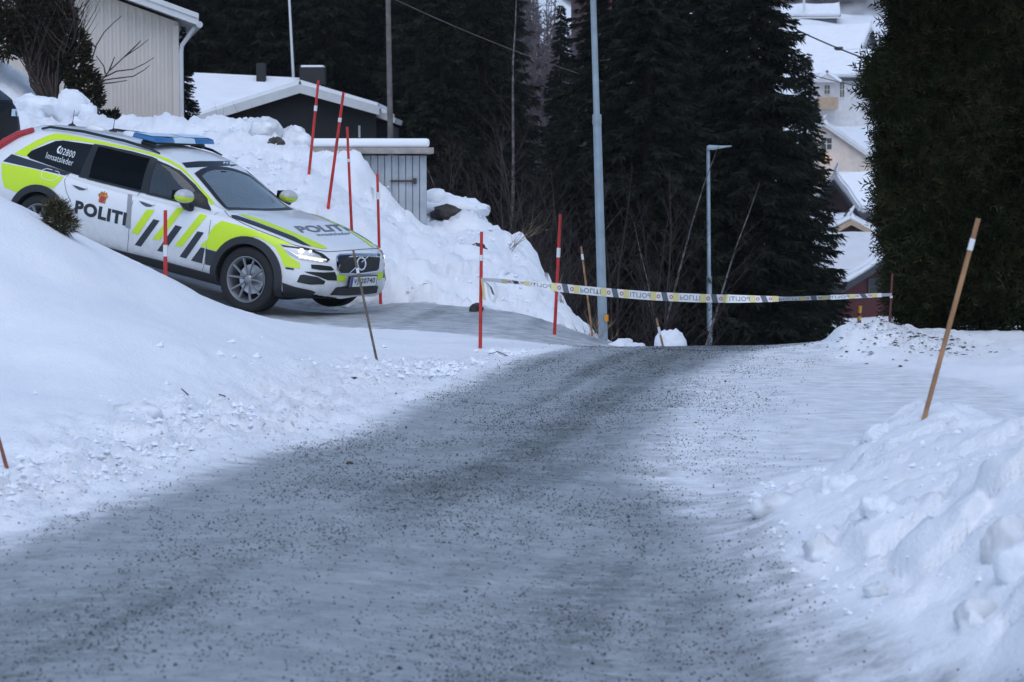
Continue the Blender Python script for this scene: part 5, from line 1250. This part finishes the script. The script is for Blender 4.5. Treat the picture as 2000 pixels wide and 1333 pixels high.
b.tube([at0(112, 228, SY, o0), at0(100, 180, SY, o0), at0(85, 140, SY, o0), at0(60, 100, SY, o0)], [.09, .08, .06, .02], 8)
b.tube([at0(100, 180, SY, o0), at0(112, 130, SY, o0), at0(118, 60, SY, o0), at0(124, -20, SY, o0)], [.055, .045, .03, .015], 7)
b.build('stems', MATS['bark_brown'], t)
b = MB()
for q in ([(195, 165), (215, 140), (245, 112), (275, 92), (292, 78)], [(205, 152), (230, 140), (262, 136), (285, 125), (303, 113)], [(192, 160), (220, 155), (262, 150), (283, 138), (295, 128)], [(180, 125), (190, 90), (205, 65), (225, 45), (240, 32)], [(195, 165), (225, 162), (250, 158)], [(208, 145), (205, 130), (190, 110)], [(190, 95), (175, 78)], [(245, 112), (270, 88), (277, 80)], [(160, 30), (170, 12), (182, -10)], [(150, 35), (165, 5)], [(215, 140), (226, 112)]):
    b.tube([Vector(at0(u, v, SY, o0))+Vector((0, -.1, 0)) for u, v in q], [.014-.011*i/len(q) for i in range(len(q))], 5, False)
b.build('bare_boughs', MATS['bark_brown'], t)
o0 = tuple(at(205, 232, 38.5)); V, F = spray_blob([(0, 0, .02, .17, .09), (.12, 0, .05, .1, .07)], 16000, .10, .018, 6); o = mesh_np('low_juniper', V, F, MATS['needles_mid']); o.location = o0; tag(o, 'low juniper tuft poking out of the snow against the beige wall', 'shrub', 'evergreen tufts in the snow')
plant(M1, 362, 43.5, 2.0, .16, 'dark young spruce peeking out behind the corner of the beige house')
# fir twig stuck in the near bank
_h = hit_ground(118, 452, 15, 22); o0 = (_h[0], _h[1], gz(_h[0], _h[1])); V, F = spray_blob([(-.02, 0, .11, .09, .11), (.03, 0, .05, .08, .07), (-.05, 0, .17, .05, .06)], 120000, .075, .0032, 9); o = mesh_np('fir_tuft', V, F, [mat('tuft_green', (.050, .052, .030), .8, spec=.12, noise=(14, .5)), MATS['twig_tan']], None, (np.random.default_rng(2).random(len(F)) < .10).astype(int)); o.location = o0
tag(o, 'small fir tuft on the near bank hiding the police car rear wheel', 'shrub', 'evergreen tufts in the snow')
# loose twigs on the snow
for lb, q in (('short twig lying on the left berm beyond the dirty clod', [(355, 783), (368, 790)]), ('forked dry twig on the snow at the foot of the taped stick', [(955, 690), (972, 685), (992, 692)]), ('short brown twig stuck in the berm near the thin dark stick', [(776, 718), (784, 706)]), ('pair of thin twigs on the berm crest left of the earth clump', [(428, 772), (438, 776), (447, 783)])):
    P_ = [hit_ground(u, v) for u, v in q]; P_ = [Vector((p[0], p[1], gz(p[0], p[1])+.012)) for p in P_]; b = MB(); b.tube([p-P_[0] for p in P_], .004, 5); o = b.build('dry_twig', MATS['bark_brown']); o.location = P_[0]; tag(o, lb, 'twig', 'twigs lying on the snow')

# ------------------------------------------------------------------ the big hedge
HY0, HY1 = 20.3, 23.2
def hedge_left(z):      # left edge of the hedge at height z
    return np.interp(z, [-.1, .06, .15, .33, .6, .95, 1.23, 1.7, 1.95, 2.14, 2.36, 2.54, 2.75, 3.04, 3.5, 4.2, 6], [3.85, 3.68, 3.53, 3.43, 3.42, 3.33, 3.30, 3.28, 3.30, 3.22, 3.13, 3.22, 3.36, 3.33, 3.2, 3.4, 3.6])
rng = np.random.default_rng(77); nH = 60000
zf = rng.uniform(-.05, 5.2, nH); side = rng.random(nH); xf = np.zeros(nH); yf = np.zeros(nH)
hl_ = hedge_left(zf); fr = side < .80
bump_ = lambda a, z: .38*(fbm(a*1.1, z*1.25, 5, 3)-.5)+.16*(fbm(a*3.3, z*2.6, 6, 3)-.5)
xf[fr] = hl_[fr]+rng.random(fr.sum())**1.25*2.9; yf[fr] = HY0+bump_(xf[fr], zf[fr])-.05+.35*np.exp(-(xf[fr]-hl_[fr])/.12)
sd = ~fr; yf[sd] = rng.uniform(HY0+.05, HY1, sd.sum()); xf[sd] = hl_[sd]+bump_(yf[sd]+50, zf[sd])+.03+(yf[sd]-HY0)*.19
depth = rng.random(nH)**1.6*.26; nrm = np.where(fr[:, None], [0., -1, 0], [-1., 0, 0]); corner = np.exp(-np.abs(xf-hl_)/.25)[:, None]*fr[:, None]; nrm = nrm+corner*[-.9, 0, 0]
Pb = np.stack([xf, yf, zf], 1)-nrm*depth[:, None]
D = nrm*rng.uniform(.3, 1.1, nH)[:, None]+rng.normal(size=(nH, 3))*.42+np.array([0, 0, 1.])*rng.uniform(-.25, .75, nH)[:, None]
D /= np.linalg.norm(D, axis=1, keepdims=True); Ls = rng.uniform(.10, .24, nH)
S2 = np.cross(D, rng.normal(size=(nH, 3))); S2 /= np.linalg.norm(S2, axis=1, keepdims=True)
vv = [Pb, Pb+S2*.0035, Pb+D*Ls[:, None]]; ff = [[0, 1, 2]]; q = 3
for j, t_ in enumerate((.25, .42, .58, .74, .9)):      # side leaflets of a spray, alternating
    s_ = 1 if j % 2 else -1; b0 = Pb+D*(Ls*t_)[:, None]; ll = Ls*(.50-.32*t_)
    tip = b0+D*(ll*.85)[:, None]+S2*(ll*.75*s_)[:, None]+rng.normal(size=(nH, 3))*.006
    vv += [b0-D*.008, tip, b0+D*.016]; ff.append([q, q+1, q+2]); q += 3
Vh = np.stack(vv, 1); Fh = (np.arange(nH)[:, None, None]*q+np.array(ff)).reshape(-1, 3)
hedge = thing('conifer_hedge', 'tall dark green clipped conifer hedge filling the right side behind the wooden stick', 'hedge', (4.5, 21.5, gz(4.5, 21.5)))
Lh = np.array(hedge.location); mi = np.repeat((fbm(xf*1.7+yf, zf*1.9, 15, 3)+.25*rng.random(nH) > .68).astype(int)+2*(rng.random(nH) < .05).astype(int), len(ff)); mi = np.minimum(mi, 2)
mesh_np('foliage', Vh.reshape(-1, 3)-Lh, Fh, [MATS['needles_hedge'], MATS['needles_hedge_tip'], MATS['needles_brown']], hedge, mi)
zs = np.linspace(.15, 5.3, 26); us_ = np.linspace(0, 1, 30); V = []; F = []          # added dark core sheet that blocks light inside the hedge
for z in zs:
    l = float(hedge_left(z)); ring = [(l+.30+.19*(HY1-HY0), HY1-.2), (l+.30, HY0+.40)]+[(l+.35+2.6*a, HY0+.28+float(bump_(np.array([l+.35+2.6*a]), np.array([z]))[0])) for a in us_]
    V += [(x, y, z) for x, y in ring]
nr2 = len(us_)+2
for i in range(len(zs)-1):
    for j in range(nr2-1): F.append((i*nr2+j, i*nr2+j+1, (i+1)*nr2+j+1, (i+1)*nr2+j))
mesh_np('light_block_core', np.array(V)-Lh, F, MATS['needles_dark'], hedge)
b = MB()
for k in range(7): x = 3.9+k*.4; b.tube([(x-Lh[0], HY0+.7-Lh[1], -.6), (x-Lh[0]+.05, HY0+.75-Lh[1], .6), (x-Lh[0], HY0+.8-Lh[1], 3.5)], [.05, .045, .02], 7)
b.build('trunks', MATS['spruce_bark'], hedge)

# ------------------------------------------------------------------ far woods that read as one mass
def wood(name, label, zones, seed):
    rn = np.random.default_rng(seed); V = []; F = []; o = 0
    for (u0, u1, Y0, Y1, n, h0, h1) in zones:
        u = rn.uniform(u0, u1, n); Y = rn.uniform(Y0, Y1, n); x = (u-1000)/FPX*Y; z = ground(x, Y, False)-.3; h = rn.uniform(h0, h1, n)
        base = np.stack([x, Y, z], 1); lean = rn.normal(size=(n, 2))*.04
        top = base+np.stack([lean[:, 0]*h, lean[:, 1]*h, h], 1); w = .0095*h
        P = np.stack([base-[1, 0, 0]*w[:, None], base+[1, 0, 0]*w[:, None], top+[.02, 0, 0], top-[.02, 0, 0]], 1); V.append(P.reshape(-1, 3)); F.append(np.arange(n*4).reshape(n, 4)+o); o += n*4
        m = 26; t = rn.uniform(.25, 1, (n, m)); b0 = base[:, None]+(top-base)[:, None]*t[:, :, None]; d = rn.normal(size=(n, m, 3))*[.8, .8, .4]+[0, 0, .75]; d /= np.linalg.norm(d, axis=2, keepdims=True)
        Vd, Fd = diamonds(b0.reshape(-1, 3), d.reshape(-1, 3), (h[:, None]*.22*(1.25-t)).ravel()*rn.uniform(.6, 1.2, n*m), np.full(n*m, .05)*(1+rn.random(n*m)), rn)
        V.append(Vd); F.append(Fd+o); o += len(Vd)
    ob = mesh_np(name, np.concatenate(V), np.concatenate(F), MATS['wood_haze']); tag(ob, label, None, None, 'stuff'); return ob
wood('bare_wood', 'grey purple leafless wood on the slope at the top centre', [(900, 1260, 120, 230, 520, 6, 10)], 3)
wood('distant_wood', 'grey purple leafless wood on the far hillside above the houses', [(1380, 1950, 335, 520, 1500, 9, 16), (880, 1300, 335, 480, 420, 9, 16)], 4)
# ------------------------------------------------------------------ houses
def board_mat(name, col, pitch, dark=.55):
    """vertical boarding: narrow grooves cut into the colour by the real gap, with a matching bump"""
    m = mat(name, col, .75, noise=(2.2, .10)); t = m.node_tree; b = t.nodes['Principled BSDF']
    tc = t.nodes.new('ShaderNodeTexCoord'); sp = t.nodes.new('ShaderNodeSeparateXYZ'); t.links.new(tc.outputs['Object'], sp.inputs[0])
    ad = t.nodes.new('ShaderNodeMath'); ad.operation = 'ADD'; t.links.new(sp.outputs[0], ad.inputs[0]); t.links.new(sp.outputs[1], ad.inputs[1])
    mu = t.nodes.new('ShaderNodeMath'); mu.operation = 'MULTIPLY'; mu.inputs[1].default_value = 1/pitch; t.links.new(ad.outputs[0], mu.inputs[0])
    fr = t.nodes.new('ShaderNodeMath'); fr.operation = 'FRACT'; t.links.new(mu.outputs[0], fr.inputs[0])
    gt = t.nodes.new('ShaderNodeMath'); gt.operation = 'GREATER_THAN'; gt.inputs[1].default_value = .12; t.links.new(fr.outputs[0], gt.inputs[0])
    bp = t.nodes.new('ShaderNodeBump'); bp.inputs['Distance'].default_value = .03; bp.inputs['Strength'].default_value = .9; t.links.new(gt.outputs[0], bp.inputs['Height']); t.links.new(bp.outputs[0], b.inputs['Normal'])
    return m
mat('wall_beige', (.62, .565, .52), .8, noise=(1.5, .06))
mat('wall_beige_groove', (.30, .27, .25), .9)
board_mat('wall_black', (.012, .013, .016), .15)
board_mat('wall_red', (.075, .014, .016), .16)
board_mat('wall_red_dark', (.045, .012, .014), .16)
board_mat('wall_cream', (.72, .61, .53), .18)
board_mat('wall_white', (.62, .62, .64), .18)
board_mat('wall_grey', (.14, .15, .17), .18)
mat('trim_white', (.60, .61, .63), .6, noise=(4, .06))
mat('trim_dark', (.04, .042, .05), .7)
mat('trim_tan', (.42, .30, .21), .7, noise=(3, .15))
mat('chimney_black', (.012, .012, .014), .7)
mat('window_pane', (.03, .035, .045), .12, spec=.6)
mat('lit_lamp', (1, .55, .3), .4, emit=((1, .45, .2), .8))

def slab(mb, p00, p10, p11, p01, th):
    """a roof plate: four upper corners, thickened downwards"""
    n = (Vector(p10)-Vector(p00)).cross(Vector(p01)-Vector(p00)).normalized()
    if n.z < 0: n = -n
    vs = [Vector(p) for p in (p00, p10, p11, p01)]; vs += [v-n*th for v in vs]
    mb.add(vs, [(0, 1, 2, 3), (7, 6, 5, 4), (0, 4, 5, 1), (1, 5, 6, 2), (2, 6, 7, 3), (3, 7, 4, 0)])
def gable_house(parent, L, Wd, h, pitch, wall, trim, snow=.35, over=.5, oc=(0, 0, 0), depth=4, lift=(0, 0), snow_sides=(1, -1)):
    """ridge along local x, gable ends at x = 0 and x = L; floor at z = 0, walls carried 'depth' below ground"""
    ox, oy, oz = oc; rise = Wd/2*math.tan(pitch)
    b = MB(); b.prism([(-Wd/2, -depth), (Wd/2, -depth), (Wd/2, h), (0, h+rise), (-Wd/2, h)], 0, L, 'yz'); b.v = [(x+ox, y+oy, z+oz) for x, y, z in b.v]; b.build('wall', MATS[wall], parent)
    r = MB(); s = MB(); e = over; zt = h+rise+.05; ye = Wd/2+e; ze = h-e*math.tan(pitch)+.05; r2 = MB()
    for sg in (1, -1):
        slab(r, (-e+ox, oy, zt+oz+.16), (L+e+ox, oy, zt+oz+.16), (L+e+ox, oy+sg*ye, ze+oz+.16), (-e+ox, oy+sg*ye, ze+oz+.16), .15)
        for x in (-e, L+e):       # barge boards
            q = -.03 if x < 0 else .03
            r2.add([(x+ox+a, oy+y, z+oz) for a in (0, q) for y, z in ((0, zt+.17), (sg*ye, ze+.17), (sg*ye, ze-.07), (0, zt-.07))], [(0, 1, 2, 3), (7, 6, 5, 4), (0, 4, 5, 1), (1, 5, 6, 2), (2, 6, 7, 3)])
        r2.box((L/2+ox, oy+sg*(ye+.02), ze+oz+.05), (L+2*e, .035, .22))
        if sg in snow_sides: slab(s, (-e+.06+ox, oy, zt+oz+.165+snow), (L+e-.06+ox, oy, zt+oz+.165+snow), (L+e-.06+ox, oy+sg*(ye-.05), ze+oz+.165+snow), (-e+.06+ox, oy+sg*(ye-.05), ze+oz+.165+snow), snow)
    ro = r.build('roof', MATS['trim_dark'], parent); r2.build('barge_boards', MATS[trim], parent)
    so_ = s.build('roof_snow', MATS['roof_snow'], parent, 50)
    bm = bmesh.new(); bm.from_mesh(so_.data); bmesh.ops.subdivide_edges(bm, edges=bm.edges, cuts=7, use_grid_fill=True)
    for v in bm.verts:
        k = fbm(np.array([v.co.x*.7]), np.array([v.co.y*.7]), 3, 3)[0]-.5; v.co.z += k*snow*.7
    bmesh.ops.bevel(bm, geom=[q for q in bm.edges if q.calc_face_angle(0) > .9], offset=snow*.3, segments=2, affect='EDGES')
    bm.to_mesh(so_.data); bm.free(); so_.data.shade_smooth(); so_.data.set_sharp_from_angle(angle=R_(70))
    return rise
def window(parent, c, w, h, n='y', m='window_pane', frame='trim_white'):
    """c: centre on the wall face; n: the axis the wall faces along (towards -axis)"""
    d = lambda a, b_, t: (a, t, b_) if n == 'y' else (t, a, b_)
    o = lambda a, b_, t: (c[0]+a, c[1]-t, c[2]+b_) if n == 'y' else (c[0]-t, c[1]+a, c[2]+b_)
    b = MB()
    for sx in (-1, 1): b.box(o(sx*(w/2+.04), 0, .03), d(.09, h+.17, .07))
    for sz in (-1, 1): b.box(o(0, sz*(h/2+.045), .03), d(w-.01, .08, .065))
    b.box(o(0, 0, .035), d(.05, h, .03)); b.box(o(0, 0, .03), d(w, .045, .026)); f = b.build('window', MATS[frame], parent)
    b = MB(); b.box(o(0, 0, .012), d(w, h, .02)); b.build('pane', MATS[m], f); return f
def house_at(name, label, u, v, Y, yaw, group=None, cat='house'):
    p = at(u, v, Y); return thing(name, label, cat, tuple(p), (0, 0, R_(yaw)), group)

# beige house, upper left: gable end towards us, boards with real battens
H1 = house_at('beige_house', 'beige boarded house end with white barge board and downpipe behind the bank', 350, 235, 42, 11)
B1 = Vector(H1.location); hz = lambda v: at(350, v, 42)[2]-B1.z
eave = hz(44); Wd1 = 7.4; slope = math.tan(R_(19.5))
b = MB(); b.prism([(-Wd1, -2), (0, -2), (0, eave), (-Wd1/2, eave+Wd1/2*slope), (-Wd1, eave)], 0, 9, 'xz'); b.build('wall', MATS['wall_beige'], H1)
b = MB(); pw = .142
for i in range(50):
    x = -.05-i*pw; ht = eave+min(-x, Wd1+x)*slope
    if ht > 0: b.box((x-.03, -.012, (ht-2.0)/2-.02), (.05, .024, ht+2.0))
b.build('batten', MATS['wall_beige'], H1)
b = MB(); r2 = MB(); s = MB(); ov = .34
for sg, xa, xe in ((1, -Wd1/2, ov), (-1, -Wd1/2, -Wd1-ov)):
    zr = eave+Wd1/2*slope+.06; ze = eave-ov*slope+.06
    slab(b, (xa, -.45, zr+.14), (xa, 9.4, zr+.14), (xe, 9.4, ze+.14), (xe, -.45, ze+.14), .13)
    for k, (y0, zo, hgt) in enumerate(((-.47, .17, .19), (-.50, .19, .09))):
        r2.add([(x, y0-a, z) for a in (0, .028) for x, z in ((xa, zr+zo), (xe, ze+zo), (xe, ze+zo-hgt), (xa, zr+zo-hgt))], [(0, 1, 2, 3), (7, 6, 5, 4), (0, 4, 5, 1), (1, 5, 6, 2), (2, 6, 7, 3), (3, 7, 4, 0)])
    slab(s, (xa, -.30, zr+.21), (xa, 9.2, zr+.21), (xe-sg*.16, 9.2, ze+.21), (xe-sg*.16, -.30, ze+.21), .06)
b.build('roof', MATS['trim_white'], H1); r2.build('barge_boards', MATS['trim_white'], H1); s.build('roof_snow', MATS['roof_snow'], H1, bevel=.015)
b = MB(); b.tube([(ov-.05, -.1, eave-.10), (ov-.1, -.1, eave-.16), (.06, -.06, eave-.42), (.045, -.05, eave-.55), (.045, -.05, -1)], .04, 10); b.build('downpipe', MATS['trim_white'], H1, 50)
b = MB(); b.tube([(ov+.02, -.4, eave-.06), (ov+.02, 9.3, eave-.06)], .06, 10); b.build('gutter', MATS['trim_white'], H1, 50)
b = MB(); b.box((-.05, -.03, (eave-2)/2-.06), (.11, .03, eave+2)); b.build('corner_board', MATS['wall_beige'], H1)

# low dark house with snow-laden roof
H2 = house_at('dark_house', 'low black wooden house with snowy roof and white barge boards behind the bank', 590, 330, 70, 0)
k2 = 70/FPX
w = gable_house  # the wing whose gable faces us: ridge along y -> turn by -90
wing = 150*k2; apex = (330-178)*k2
sub = MB()
half = 150*k2; he = apex-half*math.tan(R_(15.5))
sub.prism([(-3.1, -4), (half-.1, -4), (half-.1, he), (0, apex), (-3.1, apex-3.1*math.tan(R_(17)))], 0, 6, 'xz'); sub.build('wall', MATS['wall_black'], H2)
r = MB(); r2 = MB(); s = MB()
for xe, sl in ((half+.05, 15.5), (-3.35, 17)):
    ze = apex-abs(xe)*math.tan(R_(sl))
    slab(r, (0, -.5, apex+.10), (0, 6, apex+.10), (xe, 6, ze+.10), (xe, -.5, ze+.10), .09)
    r2.add([(x, -.53-a, z) for a in (0, .03) for x, z in ((0, apex+.17), (xe, ze+.17), (xe, ze-.10), (0, apex-.10))], [(0, 1, 2, 3), (7, 6, 5, 4), (0, 4, 5, 1), (1, 5, 6, 2), (2, 6, 7, 3), (3, 7, 4, 0)])
    slab(s, (0, -.52, apex+.30), (0, 6, apex+.30), (xe*.985, 6, ze+.27), (xe*.985, -.52, ze+.27), .19)
r.build('roof', MATS['trim_dark'], H2); r2.build('barge_boards', MATS['trim_white'], H2)
# main roof with its ridge along x, its front slope facing us
zr = (330-146)*k2; x0m, x1m = (300-590)*k2, (600-590)*k2
slab(s, (x0m, 5.2, zr+.28), (x1m, 5.2, zr+.05), ((400-590)*k2, -.3, (330-236)*k2), (x0m, -.3, (330-236)*k2), .28); so_ = s.build('roof_snow', MATS['roof_snow'], H2, 60)
b = MB(); b.prism([(-.2, -4), (6, -4), (6, zr-.6), (5.2, zr-.05), (-.2, (330-240)*k2)], x0m+.3, (395-590)*k2, 'yz'); b.build('main_wall', MATS['wall_black'], H2)
b = MB(); b.box(((480-590)*k2, 4.6, zr+.22), (.30, .3, .62)); b.build('vent_pipe', MATS['chimney_black'], H2, bevel=.03)
b = MB(); b.box(((585-590)*k2, 5.0, zr+.12), (.82, .7, .55)); ch = b.build('chimney', MATS['chimney_black'], H2, bevel=.02)
b = MB(); b.box(((585-590)*k2, 5.0, zr+.43), (.74, .64, .07)); b.build('chimney_snow', MATS['roof_snow'], ch, bevel=.03)
# the lower lean-to on its right
za = (330-226)*k2; b = MB(); b.prism([((715-590)*k2, -4), ((752-590)*k2+.2, -4), ((752-590)*k2+.2, za-.32), ((715-590)*k2, za)], .8, 5, 'xz'); b.build('lean_to_wall', MATS['wall_black'], H2)
r = MB(); slab(r, ((708-590)*k2, .3, za+.24), ((708-590)*k2, 5.2, za+.24), ((772-590)*k2, 5.2, za-.08), ((772-590)*k2, .3, za-.08), .16); r.build('lean_to_roof', MATS['trim_white'], H2)
r = MB(); slab(r, ((709-590)*k2, .32, za+.36), ((709-590)*k2, 5.2, za+.36), ((755-590)*k2, 5.2, za+.13), ((755-590)*k2, .32, za+.13), .115); r.build('lean_to_snow', MATS['roof_snow'], H2, bevel=.03)
b = MB(); b.box(((702-590)*k2, -.02, (330-258)*k2), (.06, .04, .36)); b.build('house_sign', MATS['trim_white'], H2)

# houses down in the valley and up the far slope
GHV = 'snow-roofed houses in the valley gap'
def far_house(name, label, u, v, Y, yaw, L, Wd, h, pitch, wall, trim, snow=.35, over=.5, depth=5):
    t = house_at(name, label, u, v, Y, yaw, GHV); gable_house(t, L, Wd, h, R_(pitch), wall, trim, snow, over, depth=depth); return t
t = far_house('red_garage', 'dark red garage with snow roof just above the tape, nearest of the valley houses', 1765, 607, 88, 118, 9, 5.6, 1.0, 26, 'wall_red', 'trim_dark', .35, .45)
window(t, (0, 1.15, .95), 1.0, .5, 'x', frame='trim_dark')
t = far_house('red_house', 'dark red house with thick white roof snow below the cream gable house', 1640, 448, 118, 20, 9, 5.0, .8, 31, 'wall_red_dark', 'trim_dark', .45, .4, 7)
window(t, (0, -.6, .1), .7, .9, 'x')
t = far_house('red_annex', 'low red annex with slanted pale barge board, between red house and garage', 1655, 512, 106, 112, 7, 4.4, .7, 25, 'wall_red_dark', 'trim_tan', .35, .3, 6)
t = far_house('cream_house', 'cream gable house with one small attic window and black chimney', 1606, 400, 160, 84, 9, 7.0, 3.0, 35, 'wall_cream', 'trim_white', .28, .35, 5)
window(t, (0, -.25, 4.2), .72, .78, 'x')
b = MB(); b.box((3.0, .55, 6.0), (.6, .75, 1.4)); b.build('chimney', MATS['chimney_black'], t, bevel=.03)
b = MB(); b.blob((-.15, -.25, 3.15), .20, 2, 12, 8, 0); b.build('wall_lamp', MATS['lit_lamp'], t, 60)
t = far_house('white_house', 'white house with tan balcony under a broad snow roof, uphill of the cream house', 1560, 214, 220, 0, 7.2, 7.0, 2.8, 33, 'wall_white', 'trim_dark', .4, .4, 6)
window(t, (2.2, -3.5, 1.75), .5, .8); window(t, (3.6, -3.5, 1.75), .4, 1.4)
b = MB(); b.box((3.75, .2, 5.25), (.75, .8, 1.3)); b.build('chimney', MATS['chimney_black'], t, bevel=.03)
b = MB(); b.box((2.1, -4.4, .45), (1.8, 1.7, 1.1)); b.build('balcony', MATS['trim_tan'], t)
b = MB(); b.prism([(.9, 2.4), (3.3, 2.4), (2.1, 3.25)], -4.1, -2.6, 'xz'); g_ = b.build('porch_gable', MATS['wall_white'], t)
b = MB(); slab(b, (2.1, -4.2, 3.55), (2.1, -2, 3.55), (.7, -2, 2.6), (.7, -4.2, 2.6), .25); slab(b, (2.1, -4.2, 3.55), (2.1, -2, 3.55), (3.5, -2, 2.6), (3.5, -4.2, 2.6), .25); b.build('porch_snow', MATS['roof_snow'], t)
t = far_house('grey_house', 'grey gabled house whose long snow roof rises behind the white house chimney', 1537, 150, 266, -24, 9.4, 8, 2.4, 34, 'wall_grey', 'trim_white', .45, .5, 6)
window(t, (9.4, -.5, 3.2), .6, .7, 'x')
t = far_house('hill_house', 'grey house with flat snow roof topmost in the valley gap, below the far wood', 1530, 58, 312, -6, 7.0, 7, 1.4, 22, 'wall_grey', 'trim_white', .4, .5, 6)
b = MB(); b.tube([(1.6, -4, 4.6), (2.6, -4, 4.2), (2.7, -4, 2.2)], .16, 8); b.build('downpipe', MATS['trim_white'], t, 50)
t = far_house('red_cabin', 'red house with snow roof cut by the top edge of the photo at the centre', 1125, 30, 232, 8, 6, 6, 2.2, 28, 'wall_red', 'trim_white', .4, .5, 5)
# ------------------------------------------------------------------ thin winter haze
hm = bpy.data.materials.new('thin_haze'); hm.use_nodes = True; t = hm.node_tree
for n in list(t.nodes):
    if n.type == 'BSDF_PRINCIPLED': t.nodes.remove(n)
pv = t.nodes.new('ShaderNodeVolumePrincipled'); pv.inputs['Density'].default_value = .00022; pv.inputs['Color'].default_value = (.92, .93, .97, 1); pv.inputs['Anisotropy'].default_value = .1
t.links.new(pv.outputs[0], next(n for n in t.nodes if n.type == 'OUTPUT_MATERIAL').inputs['Volume'])
b = MB(); b.box((0, 370, 75), (700, 800, 175)); hz_ = b.build('haze', hm); tag(hz_, 'thin winter haze', None, None, 'stuff')
